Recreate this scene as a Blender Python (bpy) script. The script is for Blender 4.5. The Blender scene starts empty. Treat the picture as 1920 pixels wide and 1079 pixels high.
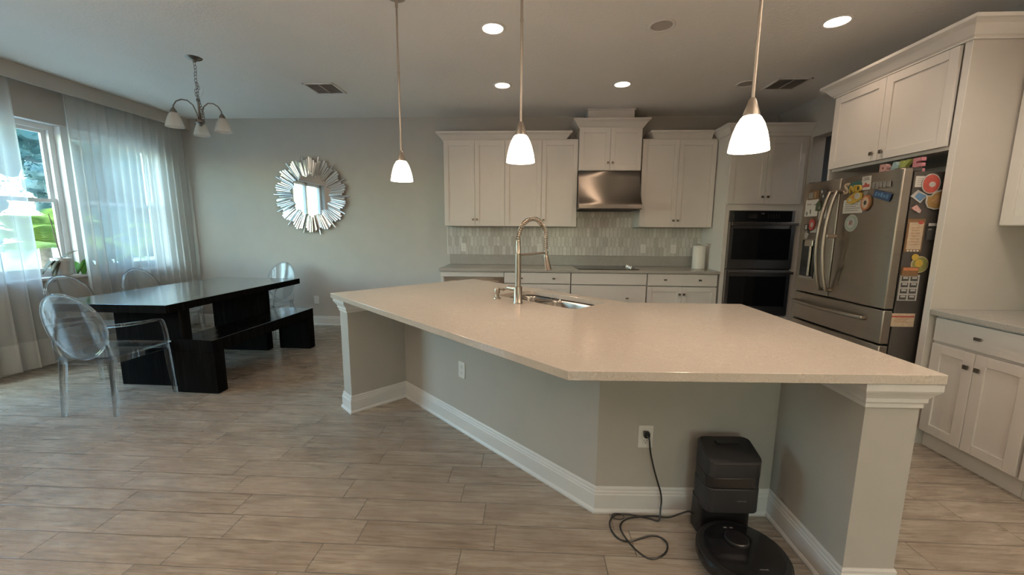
import bpy, bmesh, math, random
from mathutils import Vector, Matrix
random.seed(7)
PI = math.pi
scn = bpy.context.scene
COL = scn.collection
D, H, XL, XR, YR = 5.544, 2.896, -4.95, 3.2, -3.4   # back wall, ceiling, left wall, right wall, rear wall

# ------------------------------------------------------------------ node helpers
class NB:
    def __init__(s, name):
        s.m = bpy.data.materials.new(name); s.m.use_nodes = True
        s.t = s.m.node_tree; s.t.nodes.clear()
    def n(s, typ, ins=None, **kw):
        nd = s.t.nodes.new(typ)
        for k, v in kw.items(): setattr(nd, k, v)
        for k, v in (ins or {}).items(): s.put(nd.inputs[k], v)
        return nd
    def put(s, sock, v):
        if isinstance(v, bpy.types.NodeSocket): s.t.links.new(v, sock)
        elif isinstance(v, (tuple, list)) and len(v) == 3 and sock.type == 'RGBA': sock.default_value = (*v, 1)
        else: sock.default_value = v
    def mt(s, op, a, b=0.0, c=0.0, clamp=False):
        nd = s.n('ShaderNodeMath', operation=op, use_clamp=clamp)
        s.put(nd.inputs[0], a); s.put(nd.inputs[1], b); s.put(nd.inputs[2], c)
        return nd.outputs[0]
    def mix(s, f, a, b, blend='MIX'):
        nd = s.n('ShaderNodeMix', data_type='RGBA', blend_type=blend)
        s.put(nd.inputs['Factor'], f); s.put(nd.inputs[6], a); s.put(nd.inputs[7], b)
        return nd.outputs[2]
    def ramp(s, f, stops, interp='LINEAR'):
        nd = s.n('ShaderNodeValToRGB'); cr = nd.color_ramp; cr.interpolation = interp
        while len(cr.elements) < len(stops): cr.elements.new(0.5)
        for e, (p, c) in zip(cr.elements, stops):
            e.position = p; e.color = (*c, 1) if isinstance(c, (tuple, list)) else (c, c, c, 1)
        s.put(nd.inputs[0], f); return nd.outputs[0]
    def pos(s): return s.n('ShaderNodeNewGeometry').outputs['Position']
    def obj(s): return s.n('ShaderNodeTexCoord').outputs['Object']
    def sep(s, v):
        nd = s.n('ShaderNodeSeparateXYZ', {0: v}); return nd.outputs
    def comb(s, x, y, z):
        nd = s.n('ShaderNodeCombineXYZ', {0: x, 1: y, 2: z}); return nd.outputs[0]
    def noise(s, v, scale, detail=3.0, rough=0.5, dist=0.0):
        nd = s.n('ShaderNodeTexNoise', {'Vector': v, 'Scale': scale, 'Detail': detail, 'Roughness': rough, 'Distortion': dist})
        return nd.outputs[0]
    def mapv(s, v, scale=(1, 1, 1), loc=(0, 0, 0), rot=(0, 0, 0)):
        return s.n('ShaderNodeMapping', {'Vector': v, 'Scale': scale, 'Location': loc, 'Rotation': rot}).outputs[0]
    def bump(s, h, strength, dist=0.01):
        return s.n('ShaderNodeBump', {'Height': h, 'Strength': strength, 'Distance': dist}).outputs[0]
    def out(s, sh):
        o = s.n('ShaderNodeOutputMaterial'); s.put(o.inputs[0], sh); return s.m
    def pr(s, col, rough=0.5, metal=0.0, normal=None, **kw):
        ins = {'Base Color': col, 'Roughness': rough, 'Metallic': metal}
        if normal is not None: ins['Normal'] = normal
        ins.update(kw)
        return s.n('ShaderNodeBsdfPrincipled', ins).outputs[0]

def simple(name, col, rough=0.5, metal=0.0, var=0.06, nscale=6.0, bump=0.0, bscale=200.0, **kw):
    b = NB(name); p = b.pos()
    f = b.noise(p, nscale, 3)
    dark = tuple(c * (1 - var) for c in col); lite = tuple(min(1, c * (1 + var)) for c in col)
    c = b.ramp(f, [(0.3, dark), (0.7, lite)])
    nr = b.bump(b.noise(p, bscale, 2), bump, 0.002) if bump else None
    return b.out(b.pr(c, rough, metal, nr, **kw))

M = {}
M['wall'] = simple('wall_paint', (0.50, 0.478, 0.447), 0.75, var=0.02, bump=0.12, bscale=160)
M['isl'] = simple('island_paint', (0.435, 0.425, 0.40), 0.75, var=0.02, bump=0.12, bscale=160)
def ceiling_mat():
    b = NB('ceiling_paint'); p = b.pos()
    n1 = b.noise(p, 38, 4, 0.6); k = b.ramp(n1, [(0.48, 0.0), (0.56, 1.0)])
    c = b.ramp(b.noise(p, 1.5), [(0.3, (0.84, 0.83, 0.81)), (0.7, (0.87, 0.86, 0.84))])
    return b.out(b.pr(c, 0.85, 0, b.bump(k, 0.25, 0.003)))
M['ceil'] = ceiling_mat()
M['white'] = simple('white_cabinet_paint', (0.70, 0.675, 0.65), 0.38, var=0.015)
M['trim'] = simple('white_trim_paint', (0.74, 0.735, 0.73), 0.35, var=0.015)
M['plastic_w'] = simple('white_plastic', (0.78, 0.77, 0.75), 0.35, var=0.01)
M['groove'] = simple('dark_gap', (0.05, 0.045, 0.04), 0.8)
M['black'] = simple('black_plastic', (0.006, 0.006, 0.0065), 0.38, var=0.1)
M['blackg'] = simple('black_gloss', (0.008, 0.008, 0.009), 0.12, var=0.1)
M['charcoal'] = simple('charcoal_plastic', (0.013, 0.013, 0.015), 0.55, var=0.08, bump=0.05, bscale=900)
M['pewter'] = simple('pewter_metal', (0.20, 0.17, 0.14), 0.38, 1.0, var=0.1)
M['chrome'] = simple('polished_metal', (0.75, 0.73, 0.71), 0.12, 1.0, var=0.03)
M['nickel'] = simple('brushed_nickel', (0.46, 0.41, 0.36), 0.30, 1.0, var=0.06)
M['iron'] = simple('dark_nickel', (0.22, 0.20, 0.18), 0.35, 1.0, var=0.1)
M['mirror'] = simple('mirror_silver', (0.88, 0.90, 0.91), 0.025, 1.0, var=0.01)
M['strip'] = simple('mirror_strip_silver', (0.80, 0.82, 0.825), 0.13, 1.0, var=0.03)
M['mirror_back'] = simple('mirror_backing', (0.03, 0.03, 0.035), 0.6)
M['ovenglass'] = simple('oven_glass', (0.006, 0.006, 0.007), 0.06, var=0.1)
M['slate'] = simple('dark_fridge_side', (0.055, 0.050, 0.046), 0.45, 0.3, var=0.08)
M['paper'] = simple('paper', (0.50, 0.485, 0.46), 0.8, var=0.03)
M['towel'] = simple('paper_towel', (0.80, 0.78, 0.74), 0.9, var=0.03, bump=0.2, bscale=150)
M['pot'] = simple('pot_ceramic', (0.55, 0.53, 0.50), 0.5, var=0.08)
M['potblue'] = simple('pot_blue', (0.12, 0.22, 0.28), 0.35, var=0.1)
M['stem'] = simple('stem_brown', (0.10, 0.07, 0.04), 0.7)
M['vent'] = simple('vent_paint', (0.45, 0.42, 0.40), 0.6, var=0.03)
M['ventdark'] = simple('vent_duct', (0.10, 0.09, 0.085), 0.8)
M['concrete'] = simple('patio_concrete', (0.48, 0.46, 0.42), 0.9, var=0.1, nscale=2)
M['bark'] = simple('bark', (0.12, 0.085, 0.06), 0.9, var=0.3, nscale=20, bump=0.6, bscale=40)
M['stucco'] = simple('stucco', (0.78, 0.76, 0.72), 0.9, var=0.04, bump=0.3, bscale=80)
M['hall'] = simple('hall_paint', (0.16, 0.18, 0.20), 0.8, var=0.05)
for nm, c in dict(pink=(0.75, 0.30, 0.36), blush=(0.72, 0.42, 0.40), sky=(0.42, 0.60, 0.62), lime=(0.45, 0.52, 0.14), red=(0.50, 0.07, 0.05),
                  yellow=(0.62, 0.42, 0.05), teal=(0.02, 0.12, 0.11), blue=(0.035, 0.08, 0.19), azure=(0.10, 0.25, 0.45), tan=(0.45, 0.27, 0.13),
                  brown=(0.20, 0.10, 0.03), gold=(0.34, 0.20, 0.05), orange=(0.60, 0.20, 0.08), cream=(0.66, 0.52, 0.38), grey=(0.30, 0.29, 0.27),
                  sage=(0.36, 0.44, 0.38), olive=(0.25, 0.26, 0.07), silver=(0.55, 0.54, 0.52), ink=(0.04, 0.04, 0.04), dgreen=(0.05, 0.08, 0.03)).items():
    M[nm] = simple('enamel_' + nm, tuple(q * .62 + .012 for q in c), 0.5, var=0.12, nscale=60)

def steel(name, col, rough, stretch):
    b = NB(name); p = b.pos()
    n = b.noise(b.mapv(p, stretch), 1.0, 4, 0.7)
    c = b.ramp(n, [(0.3, tuple(x * 0.92 for x in col)), (0.7, col)])
    tg = b.n('ShaderNodeTangent', direction_type='RADIAL', axis='Z').outputs[0]
    return b.out(b.pr(c, b.ramp(n, [(0.3, rough * 0.9), (0.7, rough * 1.1)]), 1.0, None, Anisotropic=0.95, Tangent=tg, **{'Anisotropic Rotation': 0.25}))
M['steel'] = steel('brushed_steel_fridge', (0.36, 0.325, 0.285), 0.30, (6, 6, 400))
M['steelh'] = steel('brushed_steel_hood', (0.26, 0.235, 0.21), 0.36, (400, 30, 30))
M['steeld'] = steel('brushed_steel_oven', (0.30, 0.29, 0.28), 0.34, (6, 6, 300))
M['sink'] = steel('brushed_steel_sink', (0.50, 0.47, 0.43), 0.22, (60, 60, 60))

def quartz(name, a, bcol, vein, rough):
    b = NB(name); p = b.pos()
    pm = b.mapv(p, (1.0, 1.7, 1.0), rot=(0, 0, 0.5))
    n1 = b.noise(pm, 9, 6, 0.65, 0.8); n2 = b.noise(pm, 34, 5, 0.7, 1.5); n3 = b.noise(pm, 160, 2)
    c = b.ramp(n1, [(0.3, a), (0.7, bcol)])
    v = b.mt('ABSOLUTE', b.mt('SUBTRACT', n2, 0.5))
    vm = b.mt('MULTIPLY', b.ramp(v, [(0.0, 1.0), (0.03, 0.0)]), b.ramp(n1, [(0.40, 0.0), (0.60, 0.85)]))
    c = b.mix(vm, c, vein)
    c = b.mix(b.ramp(n3, [(0.62, 0.0), (0.75, 0.35)]), c, vein)
    return b.out(b.pr(c, rough, 0))
M['quartz'] = quartz('island_quartz', (0.57, 0.515, 0.455), (0.66, 0.61, 0.55), (0.38, 0.30, 0.23), 0.12)
M['quartzg'] = quartz('perimeter_quartz', (0.36, 0.345, 0.32), (0.44, 0.425, 0.40), (0.24, 0.225, 0.20), 0.2)

def floor_mat():
    b = NB('wood_look_tile'); x, y, z = b.sep(b.pos())
    RW, TL = 0.1525, 0.625
    r = b.mt('DIVIDE', b.mt('SUBTRACT', y, 1.4045), RW); ri = b.mt('FLOOR', r); rf = b.mt('SUBTRACT', r, ri)
    k = b.mt('DIVIDE', b.mt('ADD', b.mt('FLOORED_MODULO', ri, 8.0), 0.5), 8.0)
    offs = [-.913, -.770, -.837, -.97, -1.069, -.901, -.83, -1.021]
    st = [(i / 8.0, (o + 1.25) / 1.25) for i, o in enumerate(offs)]
    nd = b.n('ShaderNodeValToRGB'); cr = nd.color_ramp; cr.interpolation = 'CONSTANT'
    while len(cr.elements) < 8: cr.elements.new(0.5)
    for e, (p, c) in zip(cr.elements, st): e.position = p; e.color = (c, c, c, 1)
    b.put(nd.inputs[0], k)
    off = b.mt('SUBTRACT', b.mt('MULTIPLY', nd.outputs[0], 1.25), 1.25)
    u = b.mt('DIVIDE', b.mt('SUBTRACT', x, off), TL); ui = b.mt('FLOOR', u); uf = b.mt('SUBTRACT', u, ui)
    gx = b.mt('MULTIPLY', b.mt('MINIMUM', uf, b.mt('SUBTRACT', 1.0, uf)), TL)
    gy = b.mt('MULTIPLY', b.mt('MINIMUM', rf, b.mt('SUBTRACT', 1.0, rf)), RW)
    g = b.mt('MINIMUM', gx, gy)
    grout = b.ramp(g, [(0.0012, 1.0), (0.0026, 0.0)])
    wn = b.n('ShaderNodeTexWhiteNoise', {'Vector': b.comb(ui, ri, 3.7)})
    rnd = wn.outputs[0]; rc = b.sep(wn.outputs[1])
    sv = b.comb(b.mt('ADD', b.mt('MULTIPLY', x, 1.6), b.mt('MULTIPLY', rc[0], 37.0)),
                b.mt('ADD', b.mt('MULTIPLY', y, 22.0), b.mt('MULTIPLY', rc[1], 53.0)), b.mt('MULTIPLY', rc[2], 19.0))
    grain = b.noise(sv, 2.3, 8, 0.68, 1.3)
    blot = b.noise(b.comb(b.mt('ADD', b.mt('MULTIPLY', x, 2.6), b.mt('MULTIPLY', rc[2], 31.0)), b.mt('ADD', b.mt('MULTIPLY', y, 7.0), b.mt('MULTIPLY', rc[0], 11.0)), 0.0), 1.3, 4, 0.6, 0.6)
    c = b.ramp(grain, [(0.33, (0.150, 0.124, 0.094)), (0.41, (0.235, 0.202, 0.160)), (0.50, (0.35, 0.310, 0.255)), (0.60, (0.43, 0.389, 0.325)), (0.72, (0.50, 0.458, 0.39))])
    c = b.mix(b.ramp(blot, [(0.35, 0.62), (0.62, 0.0)]), c, (0.175, 0.140, 0.110))
    c = b.mix(b.mt('MULTIPLY', rnd, 0.30), c, (0.48, 0.424, 0.366))
    c = b.mix(b.mt('MULTIPLY', rc[1], 0.20), c, (0.28, 0.215, 0.155))
    c = b.mix(grout, c, (0.10, 0.088, 0.075))
    hgt = b.mt('SUBTRACT', b.mt('MULTIPLY', grain, 0.25), b.mt('MULTIPLY', grout, 1.0))
    rough = b.ramp(b.noise(sv, 2.2, 3), [(0.3, 0.20), (0.7, 0.34)])
    return b.out(b.pr(c, rough, 0, b.bump(hgt, 0.35, 0.0025)))
M['floor'] = floor_mat()

def picket_mat():
    b = NB('picket_tile'); x, y, z = b.sep(b.pos())
    W, P = 0.0527, 0.1325
    u = b.mt('DIVIDE', b.mt('ADD', x, 1.16), W); v = b.mt('DIVIDE', b.mt('SUBTRACT', z, 1.178 - P / 2), P)
    s_, c_ = 0.42, 0.605
    def lat(du, dv):
        iu = b.mt('ROUND', b.mt('SUBTRACT', u, du)); iv = b.mt('ROUND', b.mt('DIVIDE', b.mt('SUBTRACT', v, dv), 2.0))
        cu = b.mt('ADD', iu, du); cv = b.mt('ADD', b.mt('MULTIPLY', iv, 2.0), dv)
        au = b.mt('ABSOLUTE', b.mt('SUBTRACT', u, cu)); av = b.mt('ABSOLUTE', b.mt('SUBTRACT', v, cv))
        m1 = b.mt('MULTIPLY', au, 2.0); m2 = b.mt('DIVIDE', b.mt('ADD', av, b.mt('MULTIPLY', au, s_)), c_)
        g1 = b.mt('MULTIPLY', b.mt('SUBTRACT', 1.0, m1), W / 2)
        g2 = b.mt('MULTIPLY', b.mt('SUBTRACT', 1.0, m2), P * c_)
        return b.mt('MAXIMUM', m1, m2), b.mt('MINIMUM', g1, g2), cu, cv
    a = lat(0.0, 0.0); c2 = lat(0.5, 1.0)
    sel = b.mt('LESS_THAN', c2[0], a[0])
    pick = lambda i: b.mt('ADD', b.mt('MULTIPLY', c2[i], sel), b.mt('MULTIPLY', a[i], b.mt('SUBTRACT', 1.0, sel)))
    g, cu, cv = pick(1), pick(2), pick(3)
    wn = b.n('ShaderNodeTexWhiteNoise', {'Vector': b.comb(cu, cv, 1.3)})
    marble = b.noise(b.comb(b.mt('ADD', x, b.mt('MULTIPLY', wn.outputs[0], 9.0)), cv, z), 14, 4, 0.6, 1.0)
    c = b.ramp(wn.outputs[0], [(0.0, (0.50, 0.485, 0.465)), (0.25, (0.58, 0.565, 0.545)), (0.7, (0.66, 0.65, 0.63)), (1.0, (0.71, 0.70, 0.68))])
    c = b.mix(b.ramp(marble, [(0.45, 0.0), (0.75, 0.4)]), c, (0.40, 0.38, 0.36))
    gr = b.ramp(g, [(0.0009, 1.0), (0.0022, 0.0)])
    c = b.mix(gr, c, (0.34, 0.32, 0.30))
    return b.out(b.pr(c, 0.22, 0, b.bump(b.mt('SUBTRACT', 1.0, gr), 0.4, 0.002)))
M['picket'] = picket_mat()

def wood_black(nm, st, planks):
    b = NB(nm); p = b.obj()
    g = b.noise(b.mapv(p, st), 1.4, 6, 0.65, 0.6)
    x = b.sep(p)[0]
    pl = b.mt('MULTIPLY', b.mt('ADD', x, 10.0), 1 / 0.14); pf = b.mt('FRACT', pl)
    gap = b.ramp(b.mt('MINIMUM', pf, b.mt('SUBTRACT', 1.0, pf)), [(0.008, 1.0), (0.03, 0.0)])
    c = b.ramp(g, [(0.3, (0.004, 0.004, 0.0045)), (0.55, (0.007, 0.007, 0.007)), (0.78, (0.018, 0.017, 0.016))])
    h = b.mt('SUBTRACT', g, b.mt('MULTIPLY', gap, 0.8)) if planks else g
    bn = b.bump(h, 0.22 if planks else 0.1, 0.003)
    return b.out(b.pr(c, b.ramp(g, [(0.35, 0.08), (0.7, 0.22)]) if planks else 0.55, 0, bn, IOR=1.95 if planks else 1.45, **({'Coat Weight': 1.0, 'Coat IOR': 1.9, 'Coat Roughness': 0.10, 'Coat Normal': bn} if planks else {}), **{'Specular IOR Level': 0.5 if planks else 0.0}))
M['blackwood'] = wood_black('black_stained_planks', (30, 1.6, 30), True)
M['blackslab'] = wood_black('black_stained_slab', (28, 28, 1.6), False)

def clear(name, tint, ior, edge):
    b = NB(name)
    lw = b.n('ShaderNodeLayerWeight', {'Blend': 0.5}).outputs[1]
    f0 = ((ior - 1) / (ior + 1)) ** 2
    fr = b.mt('ADD', b.mt('MULTIPLY', b.mt('POWER', lw, 5.0), 0.85), f0)
    t = b.mix(b.mt('POWER', lw, 3.0), tint, edge)
    tr = b.n('ShaderNodeBsdfTransparent', {0: t}).outputs[0]
    gl = b.n('ShaderNodeBsdfGlossy', {'Color': (1, 1, 1), 'Roughness': 0.03}).outputs[0]
    return b.out(b.n('ShaderNodeMixShader', {0: fr, 1: tr, 2: gl}).outputs[0])
def acrylic():
    b = NB('clear_acrylic')
    tr = b.n('ShaderNodeBsdfTransparent', {0: (0.97, 0.975, 0.98)}).outputs[0]
    gl = b.n('ShaderNodeBsdfGlass', {'Color': (0.97, 0.98, 0.985), 'Roughness': 0.0, 'IOR': 1.49}).outputs[0]
    return b.out(b.n('ShaderNodeMixShader', {0: 0.50, 1: tr, 2: gl}).outputs[0])
M['acrylic'] = acrylic()
M['glass'] = clear('window_glass', (0.95, 0.97, 0.98), 1.3, (0.8, 0.85, 0.88))
M['jar'] = clear('jar_glass', (0.86, 0.9, 0.92), 1.5, (0.3, 0.36, 0.4))

def sheer():
    b = NB('sheer_fabric'); p = b.pos()
    w = b.noise(b.mapv(p, (300, 300, 60)), 1.0, 2)
    tr = b.n('ShaderNodeBsdfTransparent', {0: (0.96, 0.97, 0.96)}).outputs[0]
    df = b.n('ShaderNodeBsdfDiffuse', {0: b.ramp(w, [(0.3, (0.80, 0.81, 0.80)), (0.7, (0.88, 0.89, 0.88))])}).outputs[0]
    tl = b.n('ShaderNodeBsdfTranslucent', {0: (0.60, 0.61, 0.60)}).outputs[0]
    m1 = b.n('ShaderNodeMixShader', {0: 0.45, 1: df, 2: tl}).outputs[0]
    zf = b.sep(p)[2]
    fac = b.ramp(zf, [(0.29, 0.97), (0.305, 0.70)])
    return b.out(b.n('ShaderNodeMixShader', {0: fac, 1: tr, 2: m1}).outputs[0])
M['sheer'] = sheer()

def emis(name, col, st):
    b = NB(name); e = b.n('ShaderNodeEmission', {0: col, 1: st}).outputs[0]
    return b.out(e)
WARM = (1.0, 0.66, 0.42)
M['bulb'] = emis('lit_opal_glass', (1.0, 0.78, 0.58), 14.0)
M['lamp'] = emis('lit_downlight', (1.0, 0.80, 0.62), 20.0)
def opal():
    b = NB('unlit_opal_glass')
    d = b.n('ShaderNodeBsdfDiffuse', {0: (0.78, 0.78, 0.76)}).outputs[0]
    t = b.n('ShaderNodeBsdfTranslucent', {0: (0.85, 0.85, 0.83)}).outputs[0]
    g = b.n('ShaderNodeBsdfGlossy', {0: (1, 1, 1), 1: 0.15}).outputs[0]
    m = b.n('ShaderNodeMixShader', {0: 0.5, 1: d, 2: t}).outputs[0]
    return b.out(b.n('ShaderNodeMixShader', {0: 0.06, 1: m, 2: g}).outputs[0])
M['opal'] = opal()
def leaf(name, a, c):
    b = NB(name); p = b.pos(); n = b.noise(p, 3.0, 4)
    col = b.ramp(n, [(0.3, a), (0.7, c)])
    d = b.pr(col, 0.5); t = b.n('ShaderNodeBsdfTranslucent', {0: col}).outputs[0]
    return b.out(b.n('ShaderNodeMixShader', {0: 0.4, 1: d, 2: t}).outputs[0])
M['leaf'] = leaf('hazed_tree_leaf', (0.030, 0.085, 0.095), (0.080, 0.18, 0.18))  # blue haze and sky reflection are put into the leaf colour
M['palm'] = leaf('palm_leaf', (0.10, 0.19, 0.04), (0.30, 0.36, 0.09))
M['houseleaf'] = leaf('house_plant_leaf', (0.05, 0.20, 0.02), (0.10, 0.34, 0.04))
M['dryleaf'] = leaf('dry_leaf', (0.06, 0.06, 0.04), (0.12, 0.11, 0.07))

# ------------------------------------------------------------------ mesh helpers
class G:
    """Collects shapes into one bmesh."""
    def __init__(s, mat=None): s.b = bmesh.new(); s.M = mat or Matrix.Identity(4)
    def v(s, p): return s.b.verts.new(s.M @ Vector(p))
    def face(s, vs):
        try: return s.b.faces.new(vs)
        except ValueError: return None
    def box(s, x0, x1, y0, y1, z0, z1, m=None):
        m = m or Matrix.Identity(4)
        vs = [s.v(m @ Vector(p)) for p in ((x0, y0, z0), (x1, y0, z0), (x1, y1, z0), (x0, y1, z0), (x0, y0, z1), (x1, y0, z1), (x1, y1, z1), (x0, y1, z1))]
        for f in ((3, 2, 1, 0), (4, 5, 6, 7), (0, 1, 5, 4), (1, 2, 6, 5), (2, 3, 7, 6), (3, 0, 4, 7)): s.face([vs[i] for i in f])
        return s
    def prism(s, pts, z0, z1):
        a = [s.v((x, y, z0)) for x, y in pts]; c = [s.v((x, y, z1)) for x, y in pts]; n = len(pts)
        s.face(a[::-1]); s.face(c)
        for i in range(n): s.face([a[i], a[(i + 1) % n], c[(i + 1) % n], c[i]])
        return s
    def plate(s, outline, thick, m):
        """outline in local x,z; front at y=-thick."""
        a = [s.v(m @ Vector((x, 0, z))) for x, z in outline]; c = [s.v(m @ Vector((x, -thick, z))) for x, z in outline]; n = len(outline)
        s.face(a); s.face(c[::-1])
        for i in range(n): s.face([a[i], c[i], c[(i + 1) % n], a[(i + 1) % n]])
        return s
    def lathe(s, prof, c=(0, 0, 0), n=24, m=None):
        m = m or Matrix.Identity(4); c = Vector(c); rings = []
        for r, z in prof:
            if r < 1e-6: rings.append([s.v(m @ (Vector((0, 0, z))) + c)])
            else: rings.append([s.v(m @ Vector((r * math.cos(2 * PI * i / n), r * math.sin(2 * PI * i / n), z)) + c) for i in range(n)])
        for a, b_ in zip(rings, rings[1:]):
            for i in range(n):
                j = (i + 1) % n
                if len(a) == 1 and len(b_) == 1: continue
                if len(a) == 1: s.face([a[0], b_[i], b_[j]])
                elif len(b_) == 1: s.face([a[i], a[j], b_[0]])
                else: s.face([a[i], a[j], b_[j], b_[i]])
        return s
    def cyl(s, p0, p1, r0, r1=None, n=16):
        return s.tube([p0, p1], [r0, r0 if r1 is None else r1], n)
    def tube(s, pts, r, n=8, closed=False, sx=1.0, up=None):
        pts = [Vector(p) for p in pts]; N = len(pts)
        rs = r if isinstance(r, (list, tuple)) else [r] * N
        rings = []; prev = None
        for i, p in enumerate(pts):
            if closed: t = pts[(i + 1) % N] - pts[i - 1]
            else: t = pts[min(i + 1, N - 1)] - pts[max(i - 1, 0)]
            t.normalize()
            if prev is None:
                a = Vector(up) if up else (Vector((0, 0, 1)) if abs(t.z) < 0.9 else Vector((1, 0, 0)))
                u = (a - t * a.dot(t)).normalized()
            else:
                u = (prev - t * prev.dot(t)).normalized()
            prev = u; w = t.cross(u)
            rings.append([s.v(p + u * (rs[i] * math.cos(2 * PI * k / n)) + w * (rs[i] * sx * math.sin(2 * PI * k / n))) for k in range(n)])
        for i in range(N if closed else N - 1):
            a, c = rings[i], rings[(i + 1) % N]
            for k in range(n): s.face([a[k], a[(k + 1) % n], c[(k + 1) % n], c[k]])
        if not closed: s.face(rings[0][::-1]); s.face(rings[-1])
        return s
    def mold(s, path, prof, closed=False):
        """Sweeps a moulding profile (out, z) along a plan polyline; out is to the right of travel."""
        P = [Vector(p) for p in path]; N = len(P); rings = []
        for i in range(N):
            d0 = (P[i] - P[i - 1]).normalized() if (i > 0 or closed) else None
            d1 = (P[(i + 1) % N] - P[i]).normalized() if (i < N - 1 or closed) else None
            if d0 is None: d0 = d1
            if d1 is None: d1 = d0
            n0 = Vector((d0.y, -d0.x)); n1 = Vector((d1.y, -d1.x)); m = (n0 + n1); m = m / max(0.2, m.dot(n0)) if m.length > 1e-6 else n0
            rings.append([s.v((P[i].x + m.x * o, P[i].y + m.y * o, z)) for o, z in prof])
        k = len(prof)
        for i in range(N if closed else N - 1):
            a, c = rings[i], rings[(i + 1) % N]
            for j in range(k): s.face([a[j], a[(j + 1) % k], c[(j + 1) % k], c[j]])
        if not closed: s.face(rings[0][::-1]); s.face(rings[-1])
        return s
    def rbox(s, x0, x1, y0, y1, z0, z1, r, seg=5):
        """Box with rounded vertical edges."""
        pts = []
        for cx, cy, a0 in ((x1 - r, y1 - r, 0), (x0 + r, y1 - r, PI / 2), (x0 + r, y0 + r, PI), (x1 - r, y0 + r, 1.5 * PI)):
            for i in range(seg + 1):
                a = a0 + PI / 2 * i / seg; pts.append((cx + r * math.cos(a), cy + r * math.sin(a)))
        return s.prism(pts, z0, z1)

def ell(w, h, n=28, p=2.0, cx=0, cz=0):
    out = []
    for i in range(n):
        a = 2 * PI * i / n; c, s_ = math.cos(a), math.sin(a)
        out.append((cx + w / 2 * math.copysign(abs(c) ** (2 / p), c), cz + h / 2 * math.copysign(abs(s_) ** (2 / p), s_)))
    return out

def thing(name, label, cat, loc=(0, 0, 0), rotz=0.0, group=None, local=False):
    o = bpy.data.objects.new(name, None); COL.objects.link(o)
    o.empty_display_size = 0.1
    o.location = loc; o.rotation_euler = (0, 0, rotz); o['label'] = label; o['category'] = cat
    if group: o['group'] = group
    o['_l'] = 1 if local else 0
    return o

def obj(name, g, mat, parent=None, bevel=0.0, smooth=False, seg=2, label=None, solid=0.0, subs=0):
    me = bpy.data.meshes.new(name)
    bmesh.ops.recalc_face_normals(g.b, faces=g.b.faces[:])
    if smooth:
        for f in g.b.faces: f.smooth = True
        for e in g.b.edges:
            if len(e.link_faces) == 2 and e.calc_face_angle(0) > math.radians(38): e.smooth = False
    g.b.to_mesh(me); g.b.free()
    me.materials.append(M[mat] if isinstance(mat, str) else mat)
    o = bpy.data.objects.new(name, me); COL.objects.link(o)
    if parent is not None:
        o.parent = parent
        if parent.type == 'EMPTY' and not parent.get('_l'):
            mw = Matrix.Translation(parent.location) @ Matrix.Rotation(parent.rotation_euler.z, 4, 'Z')
            o.matrix_parent_inverse = mw.inverted()
    if solid:
        md = o.modifiers.new('solid', 'SOLIDIFY'); md.thickness = solid; md.offset = 0
    if bevel:
        md = o.modifiers.new('bev', 'BEVEL'); md.width = bevel; md.segments = seg; md.limit_method = 'ANGLE'; md.angle_limit = math.radians(40)
    if subs:
        md = o.modifiers.new('sub', 'SUBSURF'); md.levels = subs; md.render_levels = subs
    if label: o['label'] = label
    return o

def tag(o, label, cat, group=None, kind=None):
    o['label'] = label; o['category'] = cat
    if group: o['group'] = group
    if kind: o['kind'] = kind
    return o
def struct(name, g, mat, bevel=0.0, label=None, smooth=False):
    o = obj(name, g, mat, None, bevel, smooth); o['kind'] = 'structure'
    if label: o['label'] = label
    return o
def copy_tree(o, parent=None):
    c = o.copy(); COL.objects.link(c)
    if parent is not None: c.parent = parent
    for ch in list(o.children): copy_tree(ch, c)
    return c

def text_into(g, s, size, depth, m, align='CENTER', bold=0.0):
    """Adds lettering to g: text lies in local x,z of m and faces local -y."""
    cu = bpy.data.curves.new('t', 'FONT'); cu.body = s; cu.size = size; cu.align_x = align; cu.align_y = 'CENTER'
    cu.extrude = depth / 2; cu.offset = bold; cu.resolution_u = 3
    o = bpy.data.objects.new('t', cu); COL.objects.link(o)
    dg = bpy.context.evaluated_depsgraph_get(); me = bpy.data.meshes.new_from_object(o.evaluated_get(dg))
    R = m @ Matrix(((1, 0, 0, 0), (0, 0, -1, -depth / 2), (0, 1, 0, 0), (0, 0, 0, 1)))
    me.transform(g.M @ R); g.b.from_mesh(me)
    bpy.data.objects.remove(o); bpy.data.curves.remove(cu); bpy.data.meshes.remove(me)
    return g

CROWN = [(0, 0), (.010, 0), (.010, .010), (.022, .020), (.036, .040), (.054, .066), (.074, .082), (.083, .086), (.083, .106), (0, .106)]
BASE = [(0, 0), (.024, 0), (.024, .010), (.018, .020), (.015, .022), (.015, .096), (.012, .101), (.012, .110), (.008, .116), (.008, .127), (.004, .135), (0, .135)]

# frames: local x along the front, local y into the cabinet (front faces local -y), z up
def FB(x, y): return Matrix.Translation((x, y, 0))                                             # faces -Y
def FR(x, y): return Matrix.Translation((x, y, 0)) @ Matrix.Rotation(-PI / 2, 4, 'Z')           # faces -X, local x runs to -Y

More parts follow.
